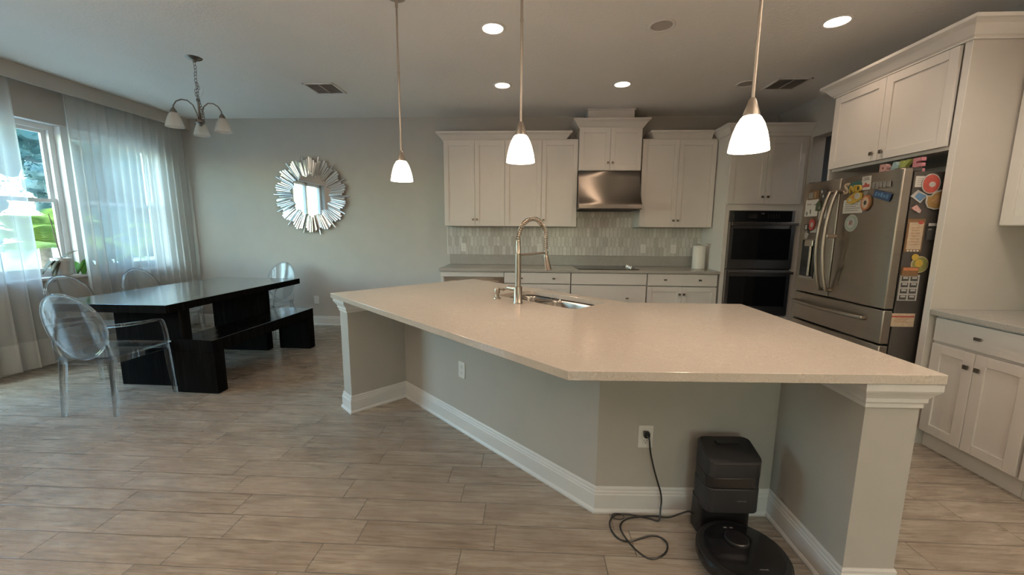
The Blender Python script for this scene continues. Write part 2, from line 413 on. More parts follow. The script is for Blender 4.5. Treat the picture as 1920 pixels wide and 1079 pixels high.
def door_geo(m, x0, x1, z0, z1, t=0.02, rail=0.058, flat=False):
    g = G(m)
    if flat: g.box(x0, x1, -t, 0, z0, z1); return g
    g.box(x0, x0 + rail, -t, 0, z0, z1); g.box(x1 - rail, x1, -t, 0, z0, z1)
    g.box(x0 + rail, x1 - rail, -t, 0, z0, z0 + rail); g.box(x0 + rail, x1 - rail, -t, 0, z1 - rail, z1)
    g.box(x0 + rail, x1 - rail, -t + 0.009, -0.002, z0 + rail, z1 - rail)
    return g
def knob_geo(m, x, z, t=0.02, s=0.026, w=None):
    w = w or s
    g = G(m); g.cyl((x, -t, z), (x, -t - 0.012, z), 0.006, n=10); g.box(x - w / 2, x + w / 2, -t - 0.020, -t - 0.011, z - s / 2, z + s / 2)
    return g
def add_door(th, m, x0, x1, z0, z1, kx=None, kz=None, name='door', flat=False, kw=None, knobs=None):
    gp = 0.0015
    d = obj(name, door_geo(m, x0 + gp, x1 - gp, z0 + gp, z1 - gp, flat=flat), 'white', th, bevel=0.0015)
    for kx_, kz_ in (knobs or ([(kx, kz)] if kx is not None else [])):
        obj('knob', knob_geo(m, kx_, kz_, s=0.026 if not kw else 0.018, w=kw), 'pewter', d, bevel=0.002)
    return d

# ------------------------------------------------------------------ camera
f, pi_, ro, ya, hc = 742.14, .14485, .0067, .04594, 1.4037
R0 = Vector((math.cos(ya), math.sin(ya), 0)); F0 = Vector((-math.sin(ya) * math.cos(pi_), math.cos(ya) * math.cos(pi_), -math.sin(pi_)))
U0 = Vector((-math.sin(ya) * math.sin(pi_), math.cos(ya) * math.sin(pi_), math.cos(pi_)))
Rx = R0 * math.cos(ro) + U0 * math.sin(ro); Ux = U0 * math.cos(ro) - R0 * math.sin(ro)
cam = bpy.data.cameras.new('camera'); co = bpy.data.objects.new('camera', cam); COL.objects.link(co)
mw = Matrix.Identity(4)
for i in range(3): mw[i][0] = Rx[i]; mw[i][1] = Ux[i]; mw[i][2] = -F0[i]
mw[2][3] = hc; co.matrix_world = mw
cam.sensor_width = 36; cam.lens = f / 1920 * 36; cam.clip_start = 0.02; cam.clip_end = 300
scn.camera = co

# ------------------------------------------------------------------ the room
WT = 0.2
struct('floor', G().box(XL - WT, XR + WT, YR - WT, D + WT, -0.1, 0), 'floor')
struct('ceiling', G().box(XL - WT, XR + WT, YR - WT, D + WT, H, H + 0.12), 'ceil')
struct('wall_back', G().box(XL - WT, XR + WT, D, D + WT, 0, H), 'wall')
QX0, QX1, QZ1 = 0.82, 1.36, 2.05
for a in ((XL - WT, QX0, 0, H), (QX1, XR + WT, 0, H), (QX0, QX1, QZ1, H)): struct('wall_rear', G().box(a[0], a[1], YR - WT, YR, a[2], a[3]), 'wall')
g = G(); yq = YR - .12
for x0, x1, z0, z1 in ((QX0, QX0 + .07, 0, QZ1), (QX1 - .07, QX1, 0, QZ1), (QX0 + .07, QX1 - .07, QZ1 - .07, QZ1), (QX0 + .07, QX1 - .07, 0, .05), (QX0 + .07, QX1 - .07, 1.0, 1.06)): g.box(x0, x1, yq - .04, yq + .04, z0, z1)
dq = struct('door_2', g, 'trim')
obj('pane', G().box(QX0 + .07, QX1 - .07, yq - .004, yq + .004, .05, QZ1 - .07), 'glass', dq)
struct('sun_blocker', G().box(-2.0, 5.0, YR - 5.0, YR - WT - .01, 2.55, 2.7), 'stucco')  # added unseen slab that keeps direct sun out of the rear door
# left wall: one wide dining window opening and a sliding glass door further forward
WY0, WY1, WZ0, WZ1 = 3.18, 5.22, 0.87, 2.46
SY0, SY1, SZ1 = 1.55, 2.80, 2.42
for y0, y1, z0, z1 in ((YR, SY0, 0, H), (SY0, SY1, SZ1, H), (SY1, WY0, 0, H), (WY0, WY1, 0, WZ0 - .013), (WY0, WY1, WZ1, H), (WY1, D, 0, H)):
    struct('wall_left', G().box(XL - WT, XL, y0, y1, z0, z1), 'wall')
# right wall with the hall opening beyond the fridge
OY0, OY1, OZ = 3.72, 4.86, 2.47
g = G()
for y0, y1, z0, z1 in ((YR, OY0, 0, H), (OY0, OY1, OZ, H), (OY1, D, 0, H)): g.box(XR, XR + 0.14, y0, y1, z0, z1)
struct('wall_right', g, 'wall')
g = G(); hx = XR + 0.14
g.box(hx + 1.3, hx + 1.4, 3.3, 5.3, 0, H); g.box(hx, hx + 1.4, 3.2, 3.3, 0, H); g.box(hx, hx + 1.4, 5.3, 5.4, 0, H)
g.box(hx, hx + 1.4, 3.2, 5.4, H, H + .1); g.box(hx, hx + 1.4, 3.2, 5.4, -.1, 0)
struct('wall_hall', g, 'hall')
g = G(); g.mold([(XL, D), (-1.1, D)], BASE); struct('baseboard_back', g, 'trim')
g = G(); g.mold([(XL, SY1 + .06), (XL, D)], BASE); struct('baseboard_left', g, 'trim')
g = G(); g.mold([(XR, 1.2), (XR, YR), (XL, YR), (XL, SY0 - .06)], BASE); g.b.free(); g = G(); g.mold([(XR, 1.2), (XR, YR), (QX1 + .06, YR)], BASE); g.mold([(QX0 - .06, YR), (XL, YR), (XL, SY0 - .06)], BASE); struct('baseboard_rear', g, 'trim')
# windows
def sash_window(name, y0, y1, z0, z1, x, mid):
    g = G(); fw = 0.05
    g.box(x - .04, x + .04, y0, y0 + fw, z0, z1); g.box(x - .04, x + .04, y1 - fw, y1, z0, z1)
    g.box(x - .04, x + .04, y0 + fw, y1 - fw, z0, z0 + fw); g.box(x - .04, x + .04, y0 + fw, y1 - fw, z1 - fw, z1)
    o = struct(name, g, 'trim')
    for nm, za, zb, xo in (('window_sash', z0 + fw, mid + .02, .012), ('window_sash', mid - .02, z1 - fw, -.014)):
        g = G(); a, b_ = y0 + fw, y1 - fw; sw = .035
        for r in ((a, a + sw, za, zb), (b_ - sw, b_, za, zb), (a + sw, b_ - sw, za, za + sw), (a + sw, b_ - sw, zb - sw, zb)): g.box(x + xo - .012, x + xo + .012, *r)
        s_ = obj(nm, g, 'trim', o)
        obj('pane', G().box(x + xo - .003, x + xo + .003, a + sw - .006, b_ - sw + .006, za + sw - .006, zb - sw + .006), 'glass', s_)
    return o
XW = XL - 0.125
sash_window('window_1', WY0 + .0105, 4.1295, WZ0 + .0185, WZ1 - .0105, XW, 1.675)
sash_window('window_2', 4.2355, WY1 - .0105, WZ0 + .0185, WZ1 - .0105, XW, 1.675)
struct('trim_1', G().box(XW - .06, XL - .012, 4.13, 4.235, WZ0 + .0185, WZ1 - .0105), 'trim', 0.004)          # mullion post
struct('window_sill', G().box(XW - .07, XL + .045, WY0 - .06, WY1 + .06, WZ0 - .012, WZ0 + .018), 'trim', 0.006)
g = G()                                                                                        # reveal of the opening
g.box(XW - .074, XL - .001, WY0 + .0005, WY0 + .010, WZ0 + .0185, WZ1 - .0005); g.box(XW - .074, XL - .001, WY1 - .010, WY1 - .0005, WZ0 + .0185, WZ1 - .0005); g.box(XW - .074, XL - .001, WY0 + .0005, WY1 - .0005, WZ1 - .010, WZ1 - .0005)
struct('trim_2', g, 'trim', 0.003)
g = G()
for y0, y1, z0, z1 in ((SY0, SY0 + .07, 0, SZ1), (SY1 - .07, SY1, 0, SZ1), (SY0, SY1, SZ1 - .07, SZ1), (SY0, SY1, 0, .05), *[(SY0 + (SY1 - SY0) * k / 4 - .04, SY0 + (SY1 - SY0) * k / 4 + .04, 0, SZ1) for k in (2,)]):
    g.box(XW - .04, XW + .04, y0, y1, z0, z1)
dr = struct('door_1', g, 'trim', 0.004)
obj('pane', G().box(XW - .004, XW + .004, SY0 + .06, SY1 - .06, .04, SZ1 - .06), 'glass', dr)
# valance box along the window wall
VX, VZ = -4.7535, 2.745
vb = obj('valance', G().box(VX - .018, VX, 2.95, D, VZ, H).box(XL, VX - .018, 2.95, 2.968, VZ, H), 'wall', None, .002)
tag(vb, 'long painted valance box along the top of the window wall', 'valance')

# curtains
def curtain(name, y0, y1, zt, label, amp, pitch, ph, group, flare=0.0, xc=None):
    nU = int((y1 - y0) / 0.006); zs = [0.028 + (zt - 0.028) * (k / 26) for k in range(27)]
    g = G(); rows = []
    for z in zs:
        row = []; t = 1 - z / zt
        for i in range(nU + 1):
            u = i / nU; y = y0 + (y1 - y0) * u
            w = 2 * PI * (u * (y1 - y0) / pitch) + ph + 0.9 * math.sin(u * 5.3 + ph)
            a = amp * (0.75 + 0.35 * math.sin(u * 11 + 1) * t + 0.2 * t)
            xx = (xc if xc is not None else -4.842) + a * math.sin(w) + 0.35 * a * math.sin(2 * w + 1.3 + t) + 0.02 * t * math.sin(u * 7 + t * 2)
            yy = y + 0.018 * math.sin(w * 1.0 + 1.1) + flare * t * (u - 0.5)
            row.append(g.v((xx, yy, z)))
        rows.append(row)
    for a, c in zip(rows, rows[1:]):
        for i in range(nU): g.face([a[i], a[i + 1], c[i + 1], c[i]])
    o = obj(name, g, 'sheer', None, smooth=True)
    for f_ in o.data.polygons: f_.use_smooth = True
    return tag(o, label, 'curtain', group)
curtain('sheer_curtain', 2.98, 3.70, 2.80, 'white sheer curtain panel drawn to the near side of the window', 0.030, 0.125, 0.4, 'sheer curtains on the window wall', 0.0)
curtain('sheer_curtain', 4.10, 5.50, 2.80, 'wide pleated white sheer curtain covering the far window up to the back corner', 0.028, 0.098, 1.2, 'sheer curtains on the window wall', 0.04)

# ------------------------------------------------------------------ ceiling fixtures
def downlight(x, y, label, lit):
    t = thing('recessed_light', label, 'ceiling light', (x, y, H), group='recessed ceiling lights', local=True)
    g = G(); g.lathe([(.098, 0), (.098, -.004), (.092, -.008), (.078, -.006), (.074, .0)], n=36)
    obj('trim_ring', g, 'plastic_w', t, smooth=True)
    g = G()
    if lit: g.lathe([(.0745, -.0022), (.03, -.0045), (0, -.005)], n=36); obj('diffuser', g, 'lamp', t, smooth=True)
    else:
        g.lathe([(.0745, -.002), (.06, -.0005), (.03, -.0015), (0, -.002)], n=36); obj('diffuser', g, 'vent', t, smooth=True)
for x, y, l in ((-.304, 3.199, 'lit recessed ceiling light between the far two pendants, nearer to the camera'), (-.316, 4.38, 'lit recessed ceiling light in front of the left run of hanging cabinets'),
                (.922, 4.383, 'lit recessed ceiling light in front of the range hood cabinet'), (2.17, 3.182, 'lit recessed ceiling light beside the cabinet above the fridge')):
    downlight(x, y, l, True)
downlight(.941, 3.201, 'unlit recessed ceiling light above the middle of the island', False)
downlight(2.18, 4.403, 'unlit recessed ceiling light behind the rod of the nearest pendant', False)
KLIT = [(-.304, 3.199), (-.316, 4.38), (.922, 4.383), (2.17, 3.182)]
FILL_LIT = [(1.0, -.2), (2.17, 2.02), (-2.6, -1.2), (.3, -1.6), (1.9, -1.2), (-1.2, -2.2)]  # added unseen downlights that fill the room
for x, y in FILL_LIT:
    downlight(x, y, 'added recessed ceiling fill light, unseen outside the view', True)
def vent(x0, x1, y0, y1, label, back):
    t = thing('air_vent', label, 'vent', ((x0 + x1) / 2, (y0 + y1) / 2, H))
    g = G(); w = .022
    for a in ((x0, x1, y0, y0 + w), (x0, x1, y1 - w, y1), (x0, x0 + w, y0, y1), (x1 - w, x1, y0, y1)): g.box(*a, H - .012, H - .0005)
    obj('frame', g, 'plastic_w', t, .003)
    obj('duct', G().box(x0 + w, x1 - w, y0 + w, y1 - w, H - .002, H - .0005), back, t)
    g = G(); n = 13
    for i in range(n):
        yy = y0 + w + (y1 - y0 - 2 * w) * (i + .5) / n
        g.box(x0 + w, x1 - w, -.008, .008, -.0008, .0008, Matrix.Translation((0, yy, H - .007)) @ Matrix.Rotation(.6, 4, 'X'))
    g.box((x0 + x1) / 2 - .006, (x0 + x1) / 2 + .006, y0 + w, y1 - w, H - .013, H - .004)
    obj('louvre', g, 'vent', t)
g = G(); downlight(XR + .7, 4.35, 'added small recessed fill light, unseen inside the hall opening beyond the fridge', True)  # added to brighten the dark hall, not a visible fixture
vent(-2.39, -2.06, 4.25, 4.57, 'square slatted ceiling vent above the dining end of the room', 'vent')
vent(2.41, 2.74, 4.25, 4.57, 'slatted ceiling vent in front of the oven cabinet', 'ventdark')

def pendant(x, y, zb, label):
    t = thing('pendant_light', label, 'pendant light', (x, y, 0), group='pendant lights over the island', local=True)
    zt = zb + .138
    obj('canopy', G().lathe([(0, H - .034), (.03, H - .034), (.058, H - .02), (.064, H)], n=28), 'nickel', t, smooth=True)
    obj('rod', G().cyl((0, 0, zt + .05), (0, 0, H - .03), .0068, n=12).cyl((0, 0, H - .075), (0, 0, H - .03), .0095, n=12).cyl((0, 0, 2.42), (0, 0, 2.432), .0085, n=12), 'nickel', t, smooth=True)
    obj('cap', G().lathe([(.009, zt + .062), (.014, zt + .055), (.022, zt + .028), (.030, zt + .004), (.031, zt - .006), (0, zt - .006)], n=24), 'nickel', t, smooth=True)
    pr = [(.027, zt - .004), (.036, zt - .012), (.049, zt - .035), (.060, zt - .066), (.068, zt - .100), (.073, zb + .006), (.0735, zb)]
    obj('shade', G().lathe(pr + [(r - .003, z) for r, z in pr[::-1]], n=36), 'bulb', t, smooth=True)
    l = bpy.data.lights.new('pendant_glow', 'POINT'); l.energy = 5.5; l.color = WARM; l.shadow_soft_size = .03
    lo = bpy.data.objects.new('pendant_glow', l); COL.objects.link(lo); lo.parent = t; lo.location = (0, 0, zb - .04)
pendant(-.885, 2.75, 1.729, 'frosted glass pendant light on a rod, farthest of the three over the island')
pendant(-.058, 2.12, 1.750, 'frosted glass pendant light hanging above the sink, middle of the three')
pendant(.86, 1.68, 1.720, 'frosted glass pendant light nearest to the fridge, largest of the three')

# chandelier
cx, cy = -3.005, 3.63
t = thing('chandelier', 'three-arm dark metal chandelier with unlit frosted bell shades over the dining table', 'chandelier', (cx, cy, H), local=True)
obj('canopy', G().lathe([(0, -.036), (.012, -.036), (.02, -.022), (.05, -.012), (.064, 0)], n=28), 'iron', t, smooth=True)
def link(g, c, ax, L=.034, w=.011, r=.0022):
    pts = [(w * math.cos(a) * (1 if math.cos(a) > 0 else 1), (L / 2) * math.sin(a)) for a in [2 * PI * k / 14 for k in range(14)]]
    g.tube([Vector(c) + Vector((p[0], 0, p[1]) if ax else (0, p[0], p[1])) for p in pts], r, 6, closed=True)
g = G(); z = -.05; k = 0
while z > -.36: link(g, (0.004 * math.sin(k), 0, z), k % 2); z -= .028; k += 1
for j, zz in enumerate((-.22, -.25, -.28, -.31, -.34)): link(g, (.012 * math.sin(j * 2), .01 * math.cos(j), zz), j % 2)
for j in range(9): link(g, (.012 + .03 * math.sin(j / 8 * PI * .6), -.01, -.36 - j * .022), j % 2, .03)
obj('chain', g, 'iron', t, smooth=True)
g = G(); g.tube([(0, 0, -.23), (.05, -.01, -.235), (.068, -.01, -.275), (.05, -.01, -.315), (.01, 0, -.34)], .0018, 6); obj('wire', g, 'plastic_w', t)
obj('column', G().lathe([(0, -.345), (.012, -.345), (.017, -.36), (.009, -.375), (.009, -.50), (.014, -.51), (.02, -.525), (.034, -.53), (.036, -.55), (.022, -.56), (.014, -.575), (0, -.58)], n=20), 'iron', t, smooth=True)
for k, (ang, dz) in enumerate(((245, -.045), (5, -.045), (128, -.045))):
    a = math.radians(ang); ca, sa = math.cos(a), math.sin(a)
    prof = [(.014, -.54), (.020, -.47), (.045, -.40), (.085, -.362), (.130, -.355), (.170, -.372), (.192, -.405), (.197, -.432)]
    ar = obj('arm', G().tube([(r * ca, r * sa, z + dz * (r / .2)) for r, z in prof], .0052, 8), 'iron', t, smooth=True)
    c0 = (.197 * ca, .197 * sa, dz)
    obj('cap', G().lathe([(0, -.425), (.010, -.428), (.022, -.448), (.028, -.47), (0, -.47)], c0, 20), 'iron', ar, smooth=True)
    pr = [(.026, -.465), (.036, -.480), (.048, -.508), (.058, -.540), (.066, -.572), (.069, -.585)]
    obj('shade', G().lathe(pr + [(r - .0025, z) for r, z in pr[::-1]], c0, 30), 'opal', ar, smooth=True)

# ------------------------------------------------------------------ kitchen: back run
ZC, ZT = .92, .885
UB, UT, UY = 1.447, 2.52, 5.211
def hanging(label, x0, x1, z0, z1, yf, doors, crown, kz, tb=None):
    t = thing('hanging_cabinet', label, 'cabinet', ((x0 + x1) / 2, D - .1, z0), group='white cabinets hung on the back wall')
    obj('body', G().box(x0, x1, yf + .0215, D - .002, z0, z1 + .02), 'white', t, .002)
    m = FB(0, yf + .02)
    for a, b_, k in doors: add_door(t, m, a, b_, z0 + .003, z1, k, kz)
    g = G(); g.mold(crown, [(o, z1 - .002 + z) for o, z in CROWN]); obj('crown', g, 'white', t)
    return t
ym = UY + .02
c1 = hanging('white two-door hanging cabinet at the left end of the back wall run', -1.1286, -.3428, UB, UT, UY, ((-1.1286, -.730, -.753), (-.730, -.3428, -.701)),
        [(-1.1286, D - .003), (-1.1286, ym), (-.3432, ym)], 1.534)
c2 = hanging('white two-door hanging cabinet just left of the range hood', -.3424, .5843, UB, UT, UY, ((-.3424, .1285, .092), (.1285, .5843, .162)),
        [(-.3424, ym), (.415, ym), (.415, D - .003)], 1.534)
c3 = hanging('short white two-door cabinet with crown and boxed top above the range hood', .5903, 1.3596, 2.146, 2.658, 5.1665, ((.5903, .975, .952), (.975, 1.3596, 1.008)),
        [(.5903, D - .003), (.5903, 5.1865), (1.3596, 5.1865), (1.3596, D - .003)], 2.241)
obj('top_box', G().box(.692, 1.263, 5.21, D - .002, 2.76, H - .003).box(.678, 1.277, 5.196, D - .002, H - .020, H - .003), 'white', c3, .003)
c4 = hanging('tall white two-door hanging cabinet between range hood and wall oven', 1.3846, 2.297, UB, UT, UY, ((1.3846, 1.839, 1.811), (1.839, 2.297, 1.866)),
        [(1.54, D - .003), (1.54, ym), (2.22, ym)], 1.533)

# range hood
t = thing('range_hood', 'stainless steel range hood with curved front under the short cabinet', 'range hood', (.97, 5.3, 1.66))
prof = [(5.18, 2.143), (5.165, 2.13), (5.150, 2.06), (5.120, 1.95), (5.075, 1.84), (5.020, 1.755), (4.990, 1.728), (4.985, 1.715), (4.985, 1.672), (5.005, 1.664), (D - .003, 1.664), (D - .003, 2.143)]
g = G(); a = [g.v((.589, y, z)) for y, z in prof]; c = [g.v((1.352, y, z)) for y, z in prof]
g.face(a); g.face(c[::-1])
for i in range(len(prof)): g.face([a[i], c[i], c[(i + 1) % len(prof)], a[(i + 1) % len(prof)]])
obj('shell', g, 'steelh', t, smooth=True)
obj('underside', G().box(.62, 1.32, 5.03, 5.5, 1.656, 1.666), 'groove', t)
for x in (.86, .93, 1.0, 1.07): obj('button', G().cyl((x, 5.012, 1.665), (x, 5.012, 1.655), .008, n=12), 'black', t)

# backsplash and tile
g = G(); g.box(-1.155, 2.3075, D - .014, D - .001, 1.0585, UB - .004); g.box(.5855, 1.3835, D - .014, D - .001, UB - .004, 2.14)
o = struct('trim_backsplash', g, 'picket'); o['label'] = 'grey and white picket tile backsplash'
struct('trim_3', G().box(-1.166, -1.156, D - .016, D - .001, 1.0585, UB - .002), 'plastic_w')
ct = thing('kitchen_worktop', 'grey quartz worktop with low upstand along the back wall', 'countertop', (.6, D - .3, ZT))
obj('top', G().box(-1.145, 2.3065, 4.889, D - .003, ZT, ZC), 'quartzg', ct, .004)
obj('upstand', G().box(-1.13, 2.215, D - .024, D - .003, ZC + .0005, 1.058), 'quartzg', ct, .003)

YB = 4.925
def base_cab(label, m, x0, x1, depth, fronts, group):
    P = m @ Vector(((x0 + x1) / 2, depth / 2, 0))
    t = thing('base_cabinet', label, 'cabinet', P, group=group)
    g = G(m); g.box(x0, x1, .021, depth, .105, ZT - .001); obj('body', g, 'white', t, .001)
    obj('toe_kick', G(m).box(x0, x1, .075, depth, .0, .1045), 'white', t)
    for fr in fronts: add_door(t, m, *fr[0], **fr[1])
    return t
mB = FB(0, YB)
dz = dict(name='drawer', flat=True)
grp = 'white base cabinets under the grey worktop'
base_cab('white base cabinet beside the dishwasher with one wide drawer over two doors', mB, -.328, .503, D - YB - .004, [
    ((-.325, .500, .742, .878), dict(knobs=[(-.111, .808), (.292, .808)], kw=.034, **dz)), ((-.325, .0875, .115, .732, .05, .63), {}), ((.0875, .500, .115, .732, .125, .63), {})], grp)
base_cab('white base cabinet under the cooktop with plain wide drawers', mB, .507, 1.436, D - YB - .004, [
    ((.511, 1.432, .737, .878), dict(**dz)), ((.511, 1.432, .43, .728), dict(knobs=[(.74, .572), (1.203, .572)], kw=.034, **dz)), ((.511, 1.432, .115, .42), dict(knobs=[(.74, .27), (1.203, .27)], kw=.034, **dz))], grp)
base_cab('white base cabinet left of the wall oven with two-knob drawer over two doors', mB, 1.440, 2.2885, D - YB - .004, [
    ((1.445, 2.284, .732, .878), dict(knobs=[(1.657, .808), (2.074, .808)], kw=.034, **dz)), ((1.445, 1.865, .115, .720, 1.838, .63), {}), ((1.865, 2.284, .115, .720, 1.892, .63), {})], grp)
t = thing('dishwasher', 'stainless dishwasher under the left end of the back worktop', 'dishwasher', (-.72, 5.2, 0))
obj('body', G().box(-1.10, -.334, YB + .012, D - .01, .10, ZT - .002), 'white', t)
obj('top_rail', G().box(-1.13, -.331, YB - .004, YB + .012, .815, ZT - .002), 'white', t, .002)
obj('toe_kick', G().box(-1.10, -.334, YB + .07, D - .01, 0, .0995), 'black', t)
obj('door', G().box(-1.098, -.336, YB - .012, YB + .012, .115, .812), 'steel', t, .004)
obj('handle', G().tube([(-1.04, YB - .05, .765), (-.39, YB - .05, .765)], .009, 12).cyl((-1.0, YB - .05, .765), (-1.0, YB - .01, .765), .006, n=8).cyl((-.43, YB - .05, .765), (-.43, YB - .01, .765), .006, n=8), 'nickel', t, smooth=True)
obj('end_panel', G().box(-1.13, -1.1015, YB, D - .004, 0, ZT - .002), 'white', t, .001)

t = thing('cooktop', 'black glass cooktop set in the back worktop below the hood', 'cooktop', (.97, 5.2, ZC))
obj('glass_top', G().rbox(.592, 1.352, 4.945, 5.455, ZC + .0005, ZC + .007, .012), 'blackg', t, .002)
g = G()
for i, y in enumerate((5.10, 5.17, 5.26, 5.33)):
    obj('knob', G().lathe([(.021, 0), (.021, .004), (.0175, .006), (.016, .024), (.014, .027), (0, .027)], (1.285, y, ZC + .0072), 20), 'chrome', t, smooth=True)
t = thing('paper_towel_roll', 'white paper towel roll standing on the back worktop by the oven cabinet', 'paper towel', (2.195, 5.28, ZC))
g = G(); g.lathe([(0, .001), (.076, .001), (.077, .006), (.077, .288), (.074, .294), (.022, .294), (.020, .27), (0, .27)], (2.195, 5.28, ZC), 36); obj('roll', g, 'towel', t, smooth=True)
g = G()
for sx in (-1, 1):
    rows = []
    for i in range(7):
        u = i / 6
        rows.append([g.v((2.195 + sx * .09 * u, 5.24 - .02 * v, ZC + .296 + .020 * math.sin(u * PI * .8) + .004 * v)) for v in range(5)])
    for a, c in zip(rows, rows[1:]):
        for i in range(4): g.face([a[i], a[i + 1], c[i + 1], c[i]])
obj('loose_sheet', g, 'towel', t, smooth=True, solid=.003)

def outlet(m, label, slots=True, group=None):
    t = thing('wall_outlet', label, 'outlet', m.to_translation(), group=group)
    w, h_ = .072, .116
    obj('plate', G(m).box(-w / 2, w / 2, -.006, 0, -h_ / 2, h_ / 2), 'plastic_w', t, .003)
    for s_ in (-1, 1):
        z = s_ * .0215
        so = obj('socket', G(m).plate(ell(.034, .029, 18, 3.0, 0, z), .0075, Matrix.Identity(4)), 'plastic_w', t, .001)
        g = G(m)
        g.box(-.0085, -.0065, -.0079, -.007, z - .001, z + .007); g.box(.0065, .0085, -.0079, -.007, z - .001, z + .008); g.cyl((0, -.0079, z - .008), (0, -.007, z - .008), .0025, n=10)
        obj('slots', g, 'groove', so)
    return t
for x, l in ((-.936, 'white outlet on the tiles under the leftmost hanging cabinet'), (.131, 'white outlet on the tiles behind the spring faucet'),
             (1.542, 'white outlet on the tiles right of the cooktop'), (1.951, 'white outlet on the tiles nearest the paper towel')):
    outlet(Matrix.Translation((x, D - .0145, 1.158)), l, group='outlets on the tile backsplash')
outlet(Matrix.Translation((-3.102, D - .0005, .375)), 'white outlet low on the back wall behind the dining bench')

# oven tower
TX0, TX1, TY = 2.3095, 3.163, 4.906
t = thing('oven_cabinet', 'tall white cabinet housing the wall oven with two doors on top', 'cabinet', ((TX0 + TX1) / 2, 5.2, 0))
g = G(); g.box(TX0, 2.3555, TY + .001, D - .002, .0, 2.54); g.box(3.1205, XR - .002, TY + .001, D - .002, 0, 2.54)
g.box(2.3555, 3.1205, TY + .001, D - .002, 1.65, 2.54); g.box(2.3555, 3.1205, TY + .001, D - .002, .0, .376); g.box(2.3555, 3.1205, 5.3, D - .002, .376, 1.65)
obj('body', g, 'white', t)
mT = FB(0, TY)
add_door(t, mT, 2.318, 2.738, 1.722, 2.468, 2.706, 1.806); add_door(t, mT, 2.738, 3.158, 1.722, 2.468, 2.770, 1.806)
add_door(t, mT, 2.318, 3.158, .115, .36, name='drawer', flat=True, knobs=[(2.5, .25), (2.95, .25)], kw=.034)
g = G(); g.mold([(TX0, UY + .012), (TX0, TY - .002), (XR - .003, TY - .002)], [(o, 2.518 + z) for o, z in CROWN]); obj('crown', g, 'white', t)
g = G(); g.mold([(TX0, TY - .001), (XR - .003, TY - .001)], [(0, 2.49), (.012, 2.495), (.012, 2.517), (0, 2.517)]); obj('crown_strip', g, 'white', t)
t = thing('double_wall_oven', 'black glass and dark steel double wall oven', 'oven', (2.738, 5.1, .38))
obj('body', G().box(2.3585, 3.1185, TY - .004, 5.29, .381, 1.648), 'steeld', t, .003)
p = obj('control_panel', G().box(2.405, 3.075, TY - .022, TY - .0045, 1.523, 1.644), 'blackg', t, .003)
g = G()
text_into(g, '1:45', .022, .001, Matrix.Translation((2.735, TY - .0225, 1.612)))
obj('clock_display', g, 'silver', p)
g = G()
for i in range(6):
    for j in range(3): g.box(2.57 + i * .018, 2.578 + i * .018, TY - .0228, TY - .0222, 1.565 + j * .016, 1.569 + j * .016)
for i in range(5):
    for j in range(3): g.box(2.80 + i * .03, 2.806 + i * .03, TY - .0228, TY - .0222, 1.565 + j * .016, 1.569 + j * .016)
obj('button_marks', g, 'grey', p)
for z0, z1, zh in ((.960, 1.512, 1.490), (.392, .942, .916)):
    d = obj('oven_door', G().box(2.3605, 3.1165, TY - .034, TY - .0045, z0, z1), 'steeld', t, .004)
    obj('oven_window', G().box(2.402, 3.072, TY - .0365, TY - .0335, z0 + .112, z1 - .075), 'ovenglass', d, .001)
    obj('handle', G().box(2.362, 3.115, TY - .095, TY - .072, zh - .016, zh + .016).box(2.39, 2.41, TY - .073, TY - .034, zh - .01, zh + .01).box(3.07, 3.09, TY - .073, TY - .034, zh - .01, zh + .01), 'steelh', d, .004)

# ------------------------------------------------------------------ fridge surround on the right
PX, PY0, PYI, PYF = 2.5605, 2.608, 2.648, 3.640
t = thing('fridge_cabinet', 'white two-door cabinet over the fridge with crown and full-height side panels', 'cabinet', (2.9, 3.14, 0))
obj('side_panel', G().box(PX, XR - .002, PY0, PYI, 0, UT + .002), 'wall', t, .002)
obj('edge_strip', G().box(PX - .004, PX - .0002, PY0, PYI, 0, UT + .002), 'white', t)
obj('side_panel', G().box(PX, XR - .002, PYF, PYF + .02, 0, UT + .002), 'white', t, .002)
obj('body', G().box(PX + .021, XR - .002, PYI + .0005, PYF - .0005, 1.912, UT + .002), 'white', t)
mF = FR(PX + .002, 0)
add_door(t, mF, -3.638, -3.154, 1.930, 2.513, -3.195, 1.985); add_door(t, mF, -3.154, -2.662, 1.930, 2.513, -3.112, 1.985)
g = G(); g.mold([(XR - .003, PYF + .02), (PX - .004, PYF + .02), (PX - .004, PY0), (XR - .003, PY0)], [(o, UT - .002 + z) for o, z in CROWN])
obj('crown', g, 'white', t)
# right-hand base and hanging cabinets nearer the camera
RBX = 2.588
mR = FR(RBX + .0205, 0)
dep = XR - RBX + .018
def right_base(label, ya_, yb_, split, kn):
    P = ((RBX + XR) / 2, (ya_ + yb_) / 2, 0)
    t = thing('base_cabinet', label, 'cabinet', P, group='white base cabinets along the right wall')
    g = G(); g.box(RBX + .022, XR - .003, yb_, ya_, .105, ZT - .001); obj('body', g, 'white', t)
    obj('toe_kick', G().box(RBX + .05, XR - .003, yb_, ya_, 0, .1045), 'white', t)
    add_door(t, mR, -ya_ + .012, -yb_ - .003, .722, .872, name='drawer', flat=True, knobs=[(-kn, .797)], kw=.034)
    add_door(t, mR, -ya_ + .012, -split, .115, .708, -split - .030, .617); add_door(t, mR, -split, -yb_ - .003, .115, .708, -split + .030, .617)
right_base('white base cabinet on the right against the fridge panel, drawer over two doors', 2.604, 2.06, 2.340, 2.333)
right_base('white base cabinet along the right wall outside the view', 2.058, 1.25, 1.65, 1.65)
w = thing('kitchen_worktop', 'pale grey quartz worktop on the right base cabinets beside the fridge', 'countertop', (2.9, 1.9, ZT))
obj('top', G().box(2.5558, XR - .003, 1.23, 2.606, ZT, ZC), 'quartzg', w, .004)
